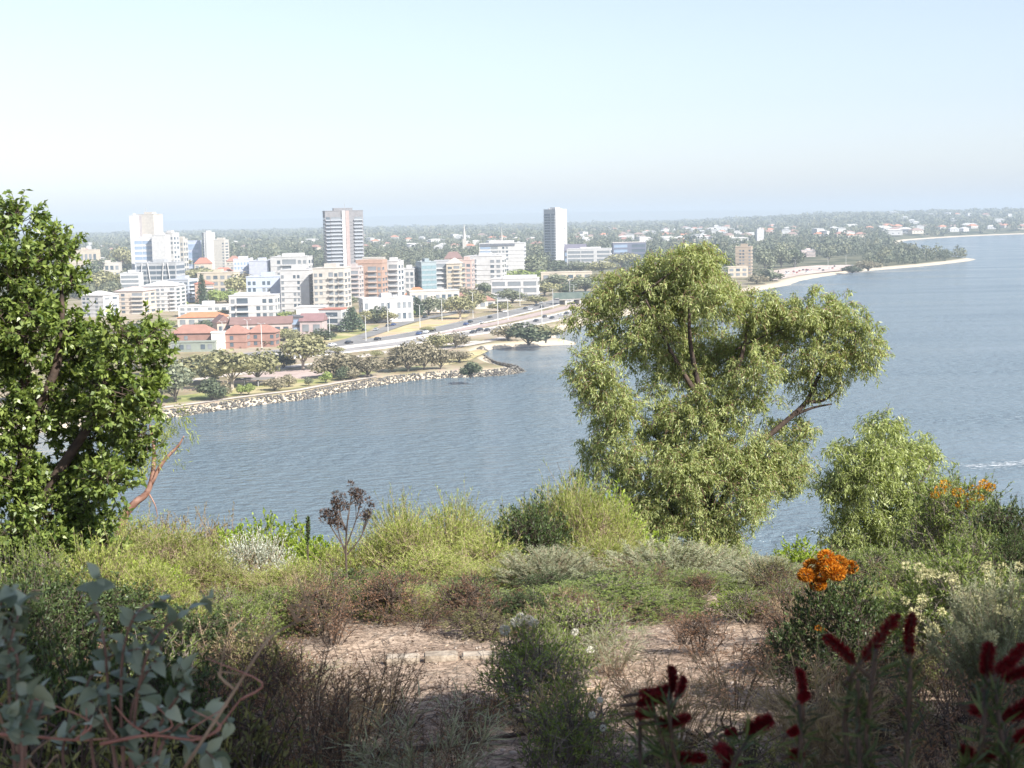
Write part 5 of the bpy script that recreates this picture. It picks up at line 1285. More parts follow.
def dome_proto(name, leafmat, stemmat, seed, **kw):
    lv, st = dome_shrub(np.random.default_rng(seed), **kw)
    return dict(name=name, parts=[('stems', np_mesh('stems', *st, stemmat)), ('foliage', np_mesh('foliage', *lv, leafmat))], h=kw.get('h', 1.6), w=kw.get('w', 2.0))
SH = {}
for s in (1, 2, 3):
    SH['feather%d' % s] = dome_proto('feathery_shrub', LEAF_YG, TWIG_T, 100 + s, h=1.9, w=2.0, n=13, r=.34, per_m2=62, leaves=20, L=.075, Wd=.011, spray=.42, up=1.3, lift=.45, spread=.5)
    SH['lime%d' % s] = dome_proto('leafy_shrub', LEAF_LIME, TWIG_G, 110 + s, h=1.7, w=1.9, n=12, r=.36, per_m2=62, leaves=12, L=.065, Wd=.034, spray=.16, up=.8)
    SH['mid%d' % s] = dome_proto('green_shrub', LEAF_MID, TWIG_G, 120 + s, h=1.6, w=2.0, n=13, r=.36, per_m2=58, leaves=18, L=.06, Wd=.014, spray=.22, up=.9, lift=.2)
    SH['dark%d' % s] = dome_proto('dark_shrub', LEAF_DK, TWIG_D, 130 + s, h=1.5, w=1.8, n=12, r=.34, per_m2=62, leaves=15, L=.05, Wd=.018, spray=.18, up=.7)
    SH['brown%d' % s] = dome_proto('heath_shrub', LEAF_BRN, TWIG_T, 150 + s, h=1.4, w=2.2, n=13, r=.36, per_m2=60, leaves=16, L=.045, Wd=.010, spray=.2, up=.9, lift=.3)
    SH['scrub%d' % s] = dome_proto('low_scrub', LEAF_MID, TWIG_G, 170 + s, h=.8, w=1.0, n=9, r=.17, per_m2=120, leaves=12, L=.038, Wd=.010, spray=.15, up=.9, lift=.3)
    SH['olive%d' % s] = dome_proto('olive_scrub', LEAF_OLIVE, TWIG_D, 176 + s, h=.8, w=1.0, n=9, r=.17, per_m2=110, leaves=12, L=.036, Wd=.011, spray=.15, up=.8, lift=.2)
for s in (1, 2):
    SH['grey%d' % s] = shrub_proto('wispy_shrub', LEAF_GREY, TWIG_T, 140 + s, h=1.6, spread=.9, stems=150, branches=12, leaves=22, L=.07, Wd=.008, blen=.30, ang=.30, dome=.35, up=1.2)
    SH['twig%d' % s] = shrub_proto('bare_twig_shrub', LEAF_RUST, TWIG_D, 160 + s, h=1.0, spread=.6, stems=20, branches=16, leaves=5, L=.03, Wd=.008, blen=.26, ang=.8, dome=.35, r0=.008)
    SH['dry%d' % s] = shrub_proto('dry_scrub', LEAF_DRY, TWIG_T, 180 + s, h=.7, spread=.5, stems=26, branches=12, leaves=9, L=.03, Wd=.006, blen=.17, ang=.8, dome=.4, r0=.006)
    SH['rust%d' % s] = dome_proto('rusty_scrub', LEAF_RUST, TWIG_D, 190 + s, h=.8, w=1.0, n=9, r=.17, per_m2=90, leaves=11, L=.032, Wd=.008, spray=.16, up=.8, lift=.2)
SH['silver1'] = dome_proto('silver_shrub', LEAF_SILV, TWIG_T, 200, h=1.5, w=1.7, n=14, r=.26, per_m2=70, leaves=24, L=.045, Wd=.017, spray=.34, up=2.2, lift=.6, spread=.5)
SH['tuft1'] = shrub_proto('grass_tuft', LEAF_DRY, TWIG_T, 210, h=.5, spread=.35, stems=60, branches=3, leaves=6, L=.10, Wd=.004, blen=.16, ang=.3, dome=.2, r0=.003, up=1.5)
SH['tuft2'] = shrub_proto('grass_tuft', LEAF_GREY, TWIG_T, 211, h=.55, spread=.4, stems=60, branches=3, leaves=6, L=.10, Wd=.004, blen=.16, ang=.3, dome=.2, r0=.003, up=1.5)

rs = random.Random(55)
def shrub(kind, px, py_top, wpx, D, label, group=None, cat='shrub', minh=.25, name=None):
    """stand a shrub on the slope at depth D so that its top shows near py_top and it spans wpx"""
    P_ = SH[kind]; p = PD(px, py_top, D); z = float(zhill(p.x, D))
    h = max(minh, p.z - z); w = wpx * D / FPX
    root = tag(empty(name or P_['name'], (p.x, D, z), rs.uniform(0, 6.28)), label, cat, group)
    sx = max(w / P_['w'] * 1.35, h / P_['h'] * .8); root.scale = (sx, sx, h / P_['h'] * 1.06)
    for nm, me in P_['parts']: mobj(nm, me, root)
    return root, p, h, w

S_ = [  # kind, px, top py, width px, depth, label
    ('brown1', 150, 526, 120, 31, 'brown heath mound on the brow of the slope below the slender gum'), ('brown2', 208, 524, 110, 30, 'brown heath shrub on the brow left of the silver shrub'),
    ('feather1', 128, 532, 90, 20, 'feathery yellow green shrub under the slender red gum'), ('feather2', 178, 540, 96, 19, 'feathery yellow green shrub left of the silver shrub'), ('feather1', 205, 560, 70, 16, 'short feathery shrub in front of the silver shrub, left'),
    ('lime1', 234, 523, 42, 25, 'bright leafy shrub behind the silver shrub, left'), ('lime2', 265, 526, 52, 25, 'bright leafy shrub behind the silver shrub, right'), ('silver1', 249, 538, 66, 19, 'pale silver grey shrub on the slope'),
    ('lime1', 316, 534, 64, 22, 'round bright yellow green shrub below the dark spike'), ('feather2', 290, 570, 76, 15, 'feathery yellow green shrub in front of the round bright shrub'), ('mid1', 275, 590, 70, 13.5, 'green scrubby bush before the silver shrub'),
    ('lime2', 375, 548, 50, 23, 'bright leafy shrub right of the tall seed head shrub'), ('feather1', 405, 530, 80, 21, 'tall feathery shrub with pinkish tips, left of the middle'), ('feather2', 448, 528, 90, 22, 'tall feathery shrub in the middle of the brow'), ('feather1', 482, 545, 90, 20, 'feathery shrub in the middle of the brow, lower right'), ('feather2', 430, 560, 100, 18, 'broad feathery shrub below the middle of the brow'),
    ('mid2', 385, 572, 80, 16, 'dark green feathery bush right of the bare brown bush'), ('feather1', 520, 528, 70, 23, 'feathery shrub left of the tufted pine like bush'), ('dark1', 527, 503, 36, 25, 'small dark round topped bush against the water'), ('feather2', 562, 500, 66, 25, 'tufted yellow green bush against the water'), ('mid1', 588, 492, 60, 28, 'green bush touching the left side of the large gum'), ('dark2', 556, 530, 60, 24, 'dark bush under the tufted yellow green bush'),
    ('grey1', 548, 552, 90, 17, 'pale twiggy shrub in the middle of the slope'), ('feather1', 600, 548, 80, 20, 'yellow green shrub at the foot of the large gum, left'), ('mid2', 560, 590, 90, 14.5, 'green bush below the pale twiggy shrub'), ('dark2', 520, 596, 60, 14, 'low dark bush below the middle feathery shrubs'), ('mid1', 610, 580, 110, 15, 'broad low green bush in front of the large gum'), ('mid2', 660, 592, 80, 14.5, 'low green bush right of the broad low one'),
    ('grey2', 668, 545, 100, 18, 'grey wispy shrub in front of the large gum trunk, left'), ('grey1', 720, 552, 90, 18.5, 'grey wispy shrub in front of the large gum trunk, right'), ('grey2', 768, 562, 80, 17, 'grey wispy shrub right of the large gum trunk'), ('lime2', 800, 546, 66, 25, 'bright leafy shrub between the two gum trees'), ('lime1', 740, 589, 46, 14.2, 'small lime green shrub on the sandy slope'),
    ('grey1', 640, 560, 60, 20, 'grey wispy shrub beside the left foot of the large gum'), ('mid1', 700, 575, 60, 16.5, 'green undergrowth bush before the grey wispy shrubs'),
    ('mid2', 880, 548, 90, 16, 'dense green shrub under the weeping gum'), ('mid1', 930, 560, 90, 14, 'dense green shrub right of the weeping gum foot'), ('dark1', 1008, 500, 50, 16, 'dark upright bush at the right edge against the water'), ('dark2', 1015, 540, 70, 13, 'dark green bush at the right edge'), ('mid2', 900, 590, 100, 11, 'pale green shrub left of the cream flowered shrub'),
    ('dark1', 50, 575, 140, 10, 'dark shaded shrub under the leafy tree, left'), ('dark2', 120, 592, 130, 10.5, 'dark shaded shrub under the leafy tree, right'), ('dark1', 200, 610, 90, 10, 'dark low bush right of the shaded shrubs'), ('mid2', 235, 598, 70, 12, 'green scrubby bush at the left end of the bare sand'),
    ('twig1', 345, 560, 90, 15, 'bare brown bush beside the tall seed head shrub'), ('rust1', 310, 585, 80, 13.5, 'brown twiggy bush below the round bright shrub'), ('rust2', 555, 615, 60, 12.5, 'rusty brown dead bush left of the white flowers'), ('twig2', 215, 585, 70, 13, 'bare branching dead bush at the left of the sand'),
    ('rust1', 700, 612, 60, 11.5, 'olive brown bush on the sand before the lime shrub'), ('rust2', 770, 640, 70, 10.5, 'pinkish brown dry bush at the foot of the orange flowered shrub'), ('dark2', 800, 625, 60, 10.5, 'brown green bush left under the orange flowered shrub')]
S_ += [('dark3', 527, 501, 30, 22, 'dark round tufted bush rising left of the upright yellow green bush'), ('dark2', 352, 572, 60, 17.5, 'dark bush behind the bare brown bush'), ('dark1', 545, 575, 60, 16, 'dark bush beneath the pale twiggy shrub'), ('dark3', 610, 572, 70, 16.5, 'dark bush before the foot of the large gum'), ('feather2', 395, 519, 44, 23, 'narrow feathery shrub rising above the brow, left one'), ('feather1', 456, 517, 44, 23.5, 'narrow feathery shrub rising above the brow, right one'), ('dark1', 470, 578, 60, 16.5, 'dark bush in the middle of the shrub band'), ('lime1', 150, 555, 60, 15, 'bright leafy bush below the slender gum'),
   ('twig1', 270, 640, 90, 9.5, 'tangled bare bush at the left end of the sand'), ('twig2', 230, 650, 100, 8.6, 'tall tangled bare bush left of the sand'), ('twig1', 385, 650, 80, 9.0, 'tangled bare bush left of the limestone edging'), ('twig2', 455, 680, 80, 7.4, 'thin bare bush below the limestone edging'), ('twig1', 640, 660, 80, 8.8, 'tangled bare bush right of the paper flowers'), ('twig2', 880, 640, 90, 8.0, 'tangled bare bush behind the tall red flowers'),
   ('twig1', 420, 610, 90, 13.5, 'grey bare bush above the limestone edging, left'), ('twig2', 600, 600, 90, 13.8, 'grey bare bush before the broad low green bush'), ('feather1', 585, 508, 66, 24, 'upright yellow green bush beside the left foot of the large gum'), ('lime3', 612, 500, 40, 29, 'bright leafy bush behind the upright yellow green one'), ('feather3', 470, 525, 70, 24, 'loose yellow green shrub on the middle of the brow'), ('lime2', 425, 535, 44, 24, 'bright leafy shrub between the pinkish tipped shrubs'),
   ('feather3', 250, 575, 80, 16, 'feathery shrub in front of the silver shrub, right'), ('feather3', 345, 545, 70, 21, 'feathery shrub behind the bare brown bush'), ('lime3', 290, 528, 44, 26, 'bright leafy shrub between the silver shrub and dark spike'), ('feather3', 500, 570, 90, 17, 'feathery yellow green shrub left of the pale twiggy shrub'),
   ('mid3', 450, 590, 110, 15, 'green bush under the middle of the brow'), ('feather1', 400, 595, 80, 14.5, 'yellow green shrub right of the brown twiggy bush'), ('olive1', 480, 612, 70, 13, 'olive bush above the limestone edging'), ('dark3', 575, 515, 70, 27, 'dark bush behind the tufted yellow green bush'), ('feather2', 610, 520, 60, 26, 'yellow green bush overlapping the left foot of the large gum'), ('mid3', 640, 570, 80, 17, 'green bush before the left foot of the large gum'),
   ('mid1', 790, 570, 60, 20, 'green bush under the bright shrub between the gums'), ('dark3', 930, 520, 70, 20, 'dark green bush between the weeping gum and orange flowered tall shrub'), ('mid3', 975, 530, 80, 15, 'green bush below the orange flowered tall shrub'), ('feather3', 860, 585, 60, 13, 'yellow green bush behind the bright orange flowers'), ('mid2', 70, 540, 90, 17, 'green bush at the foot of the leafy tree'), ('dark2', 10, 600, 120, 8, 'dark shaded shrub at the left edge'),
   ('dark3', 60, 640, 150, 5.2, 'dark shaded bush behind the blue grey mallee, left'), ('dark1', 150, 655, 130, 5.4, 'dark shaded bush behind the blue grey mallee, right'), ('olive2', 215, 690, 90, 5.0, 'shaded olive bush right of the blue grey mallee'), ('olive3', 40, 720, 130, 4.0, 'shaded olive bush in the bottom left corner'), ('olive1', 150, 735, 130, 4.1, 'shaded olive bush under the blue grey mallee'),
   ('twig1', 250, 700, 90, 5.6, 'bare twiggy bush right of the shaded olive bush'), ('twig2', 330, 690, 110, 6.2, 'dark bare twiggy bush at the bottom left of the sand'), ('twig1', 300, 715, 110, 5.8, 'shaded twiggy bush at the bottom left of the sand'), ('twig2', 420, 735, 110, 5.6, 'shaded twiggy bush at the bottom middle'), ('mid3', 30, 545, 90, 12.2, 'sunlit green bush under the leafy tree, left'), ('feather3', 92, 548, 90, 12.6, 'sunlit yellow green bush under the leafy tree, right'), ('feather1', 150, 575, 80, 12, 'green bush below the feathery shrubs at left')]
for a in S_: shrub(*a)
SLOPE = 'scrub on the sandy slope'
KL = dict(olive='low olive scrub plant on the sandy slope', scrub='low green scrub plant on the sandy slope', dry='dry straw coloured scrub plant on the sandy slope', rust='rusty leafed scrub plant on the sandy slope', twig='bare twiggy scrub plant on the sandy slope', tuft='tuft of dry grass on the sandy slope')
for k in range(210):
    D = 5.6 + 11 * rs.random() ** 1.2; px = rs.uniform(-30, 1054) if k < 150 else rs.choice([rs.uniform(-400, -30), rs.uniform(1054, 1500)])
    kind = rs.choice(['scrub1', 'scrub2', 'scrub3', 'olive1', 'olive2', 'olive3', 'olive1', 'rust1', 'rust2', 'twig1', 'twig2', 'twig1', 'tuft1', 'tuft2', 'dry1', 'dry2'])
    if 370 < px < 800 and 9 < D < 13 and rs.random() < .68: continue
    if D < 8.6 and 380 < px < 800 and rs.random() < .35: continue
    if D < 9 and rs.random() < .55: kind = rs.choice(['twig1', 'twig2', 'dry1', 'tuft1', 'rust1', 'twig2'])
    p = PD(px, 400, D); z = float(zhill(p.x, D)); h = rs.uniform(.22, .6) * (1.25 if 'twig' in kind else 1)
    P_ = SH[kind]; root = tag(empty(P_['name'], (p.x, D, z), rs.uniform(0, 6.28)), KL[kind[:-1]], 'tuft' if 'tuft' in kind else 'shrub', SLOPE)
    s = h / P_['h']; root.scale = (s * 1.2, s * 1.2, s)
    for nm, me in P_['parts']: mobj(nm, me, root)

# hidden lower slope: more bushes behind the brow so that it stays wooded from the side
LOWK = ['mid1', 'feather1', 'dark1', 'brown1', 'mid2', 'feather2']
for k in range(60):
    D = rs.uniform(24, 60); x = rs.uniform(-.42, .42) * D
    z = float(zhill(x, D)); kind = LOWK[k % 6]; P_ = SH[kind]
    lim = 60 + (219 - 560) * D / FPX - z          # keep below the line of sight over the brow
    h = min(rs.uniform(2, 4), lim)
    if h < .8: continue
    root = tag(empty(P_['name'], (x, D, z), rs.uniform(0, 6.28)), 'bush growing on the steep bank below the brow', 'shrub', 'bushes on the steep bank')
    root.scale = (h / P_['h'] * 1.4, h / P_['h'] * 1.4, h / P_['h'])
    for nm, me in P_['parts']: mobj(nm, me, root)

# -- tall shrub with dark seed heads, and the dark flower spike
D = 17.0
rg = np.random.default_rng(70)
t = MB(); base = PD(347, 600, D); base.z = float(zhill(base.x, D)); heads = []
limb(t, [(348, 640), (347, 590), (346, 545), (348, 515)], D, .022, .008, 6)
for (a, b, c) in [((347, 560), (338, 530), (334, 505)), ((347, 545), (356, 520), (361, 500)), ((348, 520), (350, 505), (352, 492)), ((346, 550), (330, 525), (328, 512)), ((347, 535), (340, 512), (343, 497)), ((347, 555), (362, 535), (366, 512)), ((347, 530), (336, 515), (338, 520))]:
    limb(t, [a, b, c], D, .010, .004, 5); heads.append(PD(c[0], c[1], D))
    for q in range(5):
        e = (c[0] + rs.uniform(-9, 9), c[1] + rs.uniform(-8, 10)); limb(t, [b, ((b[0] + e[0]) / 2 + 1, (b[1] + e[1]) / 2), e], D, .005, .002, 4); heads.append(PD(e[0], e[1], D))
hv = []
for h_ in heads:
    m = 40; d = rsph(rg, m); hv.append(leaf_arrays(np.array(h_) + d * .02, d + [0, 0, .4], rsph(rg, m), .045, .012))
root = tag(empty('seed_head_shrub', base), 'tall thin shrub with dark brown seed heads standing against the water', 'shrub')
for nm, me in (('stems', t.mesh('stems', TWIG_D)), ('seed_head', np_mesh('seed_head', *join(*hv), leaf_mat('seed_head', (.05, .035, .03), (.16, .11, .09), .1, .9)))):
    me.transform(Matrix.Translation(-base)); mobj(nm, me, root)
D = 18; base = PD(308, 600, D); base.z = float(zhill(base.x, D)); t = MB()
limb(t, [(309, 640), (308, 570), (308, 519)], D, .014, .008, 6)
m = 260; s = rg.random(m)[:, None]; a, b = np.array(PD(308, 545, D)), np.array(PD(308, 518, D)); d = rsph(rg, m); d[:, 2] = np.abs(d[:, 2])
sp = leaf_arrays(a + (b - a) * s, d, rsph(rg, m), .045, .02)
root = tag(empty('flower_spike_plant', base), 'single dark upright spike above the round bright shrub', 'plant')
for nm, me in (('stem', t.mesh('stem', TWIG_D)), ('spike', np_mesh('spike', *sp, LEAF_DK))): me.transform(Matrix.Translation(-base)); mobj(nm, me, root)

# -- flowers
def blob(rg, c, r, n, L, Wd):
    d = rsph(rg, n); return leaf_arrays(np.array(c) + d * np.array(r) * .55, d + rsph(rg, n) * .5, rsph(rg, n), L, Wd)
def flowers(root, pts, D, rpx, mat, n, L, Wd, name, ysc=.7, jit=.15):
    rg = np.random.default_rng(int(pts[0][0])); inv = root.matrix_basis.inverted()
    for (px, py) in pts:
        dd_ = D + rg.uniform(-jit, jit); r = rpx * dd_ / FPX * rg.uniform(.75, 1.2); c = PD(px, py, dd_)
        me = np_mesh(name, *blob(rg, c, (r, r, r * ysc), n, L, Wd), mat)
        me.transform(inv); mobj(name, me, root)
r_, p, h, w = shrub('dark1', 838, 574, 100, 9.0, 'dark green shrub topped with a cluster of bright orange flowers')
flowers(r_, [(812, 566), (826, 557), (838, 563), (850, 567), (806, 575), (820, 576), (836, 573), (830, 567), (818, 584)], 8.9, 12, PET_ORANGE, 420, .028, .010, 'flower_head')
flowers(r_, [(824, 631), (818, 628)], 8.9, 4, PET_ORANGE, 90, .014, .005, 'flower_head')
r_, p, h, w = shrub('mid2', 962, 478, 100, 18, 'tall open shrub dotted with golden orange flowers beside the weeping gum')
flowers(r_, [(940, 490), (958, 492), (974, 489), (984, 484), (945, 484), (962, 505), (966, 498), (990, 487), (935, 495), (978, 497)], 17.9, 7.5, PET_GOLD, 120, .035, .012, 'flower_head')
flowers(r_, [(988, 535), (975, 545), (998, 540)], 17.4, 7, PET_GOLD, 120, .035, .012, 'flower_head')
r_, p, h, w = shrub('mid1', 965, 556, 130, 10, 'broad shrub with many pale cream flower heads at right')
rg = np.random.default_rng(12)
flowers(r_, [(905 + 120 * rg.random(), 560 + 75 * rg.random()) for _ in range(60)], 9.5, 5.5, PET_CREAM, 70, .022, .007, 'flower_head', .9, .7)
r_, p, h, w = shrub('grey2', 1004, 590, 110, 8.2, 'grey green shrub with cream flower heads at the right edge')
flowers(r_, [(960 + 70 * rg.random(), 592 + 50 * rg.random()) for _ in range(24)], 7.8, 6, PET_CREAM, 80, .018, .006, 'flower_head', .9, .4)
r_, p, h, w = shrub('scrub1', 528, 618, 50, 9.2, 'sparse shrub with a clump of white paper flowers in the middle')
flowers(r_, [(521, 617), (529, 619), (525, 624), (534, 623), (516, 622), (505, 630)], 9.1, 5.5, PET_WHITE, 150, .020, .009, 'flower_head', .85)
r_, p, h, w = shrub('scrub2', 562, 630, 46, 9.6, 'sparse shrub with small white flowers right of the paper flowers')
flowers(r_, [(575, 632), (570, 645), (550, 650), (590, 650)], 9.5, 3.4, PET_WHITE, 90, .018, .008, 'flower_head', .85, .4)
r_, p, h, w = shrub('scrub1', 575, 690, 60, 6.6, 'green shrub with small white flowers near the bottom edge')
flowers(r_, [(600, 700), (592, 715), (603, 728), (595, 752)], 6.5, 3.2, PET_WHITE, 80, .012, .006, 'flower_head', .9, .3)

# -- limestone edging blocks
root0 = PD(441, 662, 11.6); z = float(zhill(root0.x, 11.6))
root = tag(empty('stone_edging', (root0.x, 11.6, z), .04), 'short row of pale limestone edging blocks on the sand', 'edging')
LIME = noise_mat('limestone', (0.22, 0.18, 0.14), (0.42, 0.36, 0.29), 9, .95, .8)
for k in range(3):
    bm = bmesh.new(); bmesh.ops.create_cube(bm, size=1)
    for v in bm.verts: v.co = Vector((v.co.x * .29 + (k - 1) * .325, v.co.y * .16, v.co.z * .12 - .012 + .012 * (k % 2)))
    bmesh.ops.bevel(bm, geom=bm.edges[:], offset=.012, segments=2, affect='EDGES')
    me = bpy.data.meshes.new('block'); bm.to_mesh(me); bm.free(); me.materials.append(LIME); mobj('block', me, root)

# -- fallen branches
for k, (pts, D0, lab) in enumerate([([(610, 768), (660, 725), (700, 690), (724, 640)], 7.2, 'forked fallen branch left of the white flowered shrub at the bottom'), ([(380, 720), (440, 700), (520, 712), (590, 700)], 7.6, 'long dark fallen branch lying across the sand'), ([(470, 690), (540, 672), (600, 668)], 9.2, 'thin fallen branch below the paper flowers'), ([(150, 700), (215, 645), (262, 610), (300, 590)], 9.0, 'dead leaning branch at the left of the sand'), ([(235, 690), (262, 655), (298, 640)], 8.4, 'crooked dead branch beside the dark scrub')]):
    t = MB(); out = []
    for i, (a, b) in enumerate(pts):
        p = PD(a, b, D0 + i * .25); zg = float(zhill(p.x, p.y)); out.append(Vector((p.x, p.y, min(max(p.z, zg + .03), zg + (.05 if k in (1, 2) else (.03 + .03 * i))))))
    t.tube(out, [.028, .022, .016, .008][:len(out)], 6)
    for i in range(1, len(out)):
        for q in range(3):
            d = Vector((rs.uniform(-.5, .5), rs.uniform(-.3, .3), rs.uniform(.05, .45))); d *= .45; t.tube([out[i], out[i] + d * .4, out[i] + d * .8 + Vector((rs.uniform(-.1, .1), 0, .05))], [.010, .007, .003], 5)
    tag(t.obj('fallen_branch', TWIG_D if k != 2 else TWIG_T), lab, 'branch')

# -- litter on the sand
rg = np.random.default_rng(88); n = 26000
y = 4 + 14 * rg.random(n) ** .9; x = (rg.random(n) - .5) * 1.0 * y
z = zhill(x, y) + .006
d = rg.normal(size=(n, 3)) * [1, 1, .15]
lf = leaf_arrays(np.column_stack([x, y, z]), d, rg.normal(size=(n, 3)) * .5 + [0, 0, 1], .02 + .035 * rg.random(n), .008 + .012 * rg.random(n), .2)
tag(mobj('leaf_litter', np_mesh('leaf_litter', *lf, leaf_mat('litter_leaf', (.10, .07, .05), (.42, .33, .25), 0, .9))), 'scattered dry leaves and bark lying on the sand', 'litter', kind='stuff')
n = 5000; y = 4 + 13 * rg.random(n); x = (rg.random(n) - .5) * y; z = zhill(x, y) + .012; a = np.column_stack([x, y, z]); b = a + rg.normal(size=(n, 3)) * [.12, .12, .025] + [0, 0, .02]
tag(mobj('twig_litter', np_mesh('twig_litter', *twig_arrays(a, b, .004, .002), TWIG_G)), 'scattered dry twigs lying on the sand', 'litter', kind='stuff')
n = 1800; y = 4.5 + 12 * rg.random(n); x = (rg.random(n) - .5) * y; c = np.column_stack([x, y, zhill(x, y) + .004])
sc = (.006 + .022 * rg.random((n, 1, 1)) ** 3) * (1 + .5 * (rg.random((n, len(IV), 3)) - .5))
tag(mobj('pebbles', np_mesh('pebbles', (IV[None] * sc * [1, 1, .7] + c[:, None]).reshape(-1, 3), (IF[None] + (np.arange(n) * len(IV))[:, None, None]).reshape(-1, 3), leaf_mat('pebble_stone', (.22, .18, .15), (.48, .41, .35), 0, .9))), 'scattered small stones on the sand', 'stones', kind='stuff')

# -- blue grey mallee in the lower left corner: paired ovate leaves along arching stems
def big_leaf(V, F, p, d, n, L, Wd, cup=.12):
    d = d.normalized(); s = d.cross(n).normalized(); n = s.cross(d)
    prof = [(0, .10), (.12, .36), (.32, .5), (.55, .42), (.8, .2), (1, 0.0)]
    b = len(V); k = len(prof)
    for t, w in prof:
        c = p + d * (t * L) - n * (t * t * L * cup * 1.6)
        V.append(c + s * (w * Wd) + n * (w * Wd * cup * 2)); V.append(c); V.append(c - s * (w * Wd) + n * (w * Wd * cup * 2))
    for i in range(k - 1):
        a = b + i * 3; F.append((a, a + 3, a + 4, a + 1)); F.append((a + 1, a + 4, a + 5, a + 2))
def mallee(label, D, stems, L, seed, fan=1.0):
    rr = random.Random(seed); t = MB(); V, F = [], []
    base = PD(stems[0][0][0], 700, D); base.z = float(zhill(base.x, D))
    for st in stems:
        pts = [PD(a, b, D + (st_d := rr.uniform(-.25, .25)) * (i / len(st))) for i, (a, b) in enumerate(st)]
        pts = [base + Vector((rr.uniform(-.05, .05), rr.uniform(-.05, .05), -.05))] + pts
        path = []
        for i in range(len(pts) - 1):
            for q in range(5): path.append(pts[i].lerp(pts[i + 1], q / 5))
        path.append(pts[-1]); m = len(path)
        # soften the corners
        for _ in range(3): path = [path[0]] + [(path[i - 1] + path[i] * 2 + path[i + 1]) / 4 for i in range(1, m - 1)] + [path[-1]]
        t.tube(path, [.0048 - .003 * i / (m - 1) for i in range(m)], 6)
        for i in range(max(1, m - 14), m):
            tg = (path[min(i + 1, m - 1)] - path[i - 1]).normalized()
            sd = tg.cross(Vector((rr.uniform(-1, 1), rr.uniform(-1, 1), rr.uniform(.2, 1)))).normalized()
            for sgn in (-1, 1):
                if rr.random() < .2: continue
                dv = (sd * sgn * .9 + tg * .55 + Vector((rr.uniform(-.35, .35), rr.uniform(-.35, .35), rr.uniform(-.35, .25)))).normalized()
                nn = (tg * .6 + Vector((rr.uniform(-.5, .5), rr.uniform(-.9, .1), rr.uniform(.1, 1)))).normalized()
                f = L * rr.uniform(.4, 1.15); big_leaf(V, F, path[i], dv, nn, f, f * rr.uniform(.55, .8), rr.uniform(.05, .3))
        tg = (path[-1] - path[-3]).normalized(); f = L * .6; big_leaf(V, F, path[-1], tg, Vector((rr.uniform(-1, 1), -.5, .5)), f, f * .6)
    root = tag(empty('mallee_shrub', base), label, 'shrub')
    for nm, me in (('stems', t.mesh('stems', TWIG_MAL, True)), ('foliage', np_mesh('foliage', np.array([tuple(v) for v in V]), np.array(F), LEAF_BLUE, smooth=True))):
        me.transform(Matrix.Translation(-base)); mobj(nm, me, root)
mallee('blue grey mallee with broad silvery leaves in the lower left foreground', 3.0, [
    [(120, 720), (122, 650), (135, 610), (165, 600)], [(110, 720), (105, 640), (92, 595), (98, 578)], [(130, 720), (150, 640), (185, 612), (208, 598)], [(125, 730), (140, 680), (165, 650), (150, 632)], [(120, 740), (80, 690), (108, 655), (142, 648)],
    [(150, 740), (175, 700), (190, 680), (180, 665)], [(150, 750), (185, 720), (205, 712), (228, 722)], [(150, 760), (170, 735), (200, 745), (215, 760)], [(90, 740), (90, 715), (104, 700), (96, 690)], [(120, 750), (130, 735), (150, 720), (160, 705)], [(130, 770), (150, 760), (160, 770)], [(60, 760), (66, 735), (80, 720), (100, 722)]], .047, 3)
mallee('second blue grey mallee with sparse round leaves at the left edge', 2.7, [
    [(10, 720), (8, 650), (18, 615), (24, 598)], [(15, 720), (20, 660), (6, 640), (-6, 630)], [(20, 730), (34, 700), (22, 680), (16, 668)], [(20, 740), (38, 722), (44, 700), (40, 690)], [(-10, 720), (-14, 640), (2, 600), (12, 590)], [(20, 750), (24, 728), (10, 712)]], .045, 5)
for k, (pts, lab, mt) in enumerate([([(-20, 733), (30, 736), (75, 740), (118, 738)], 'pinkish stem arching along the bottom left corner', TWIG_P), ([(100, 744), (150, 735), (205, 738), (240, 700)], 'thin red stem curving under the blue grey leaves', TWIG_P), ([(-10, 690), (10, 740), (40, 775)], 'pale dead stem in the bottom left corner', TWIG_T), ([(180, 775), (235, 690), (268, 640), (296, 622)], 'pale bowed stem right of the blue grey mallee', TWIG_T)]):
    t = MB(); limb(t, [(a, b, i * .05) for i, (a, b) in enumerate(pts)], 2.9, .0042, .002, 7)
    for i in range(5):
        a = pts[rs.randrange(1, len(pts))]; limb(t, [a, (a[0] + rs.uniform(-25, 25), a[1] - rs.uniform(5, 20)), (a[0] + rs.uniform(-45, 45), a[1] - rs.uniform(10, 50))], 2.95, .003, .0012, 5)
    tag(t.obj('arching_stem', mt, smooth=True), lab, 'stem')

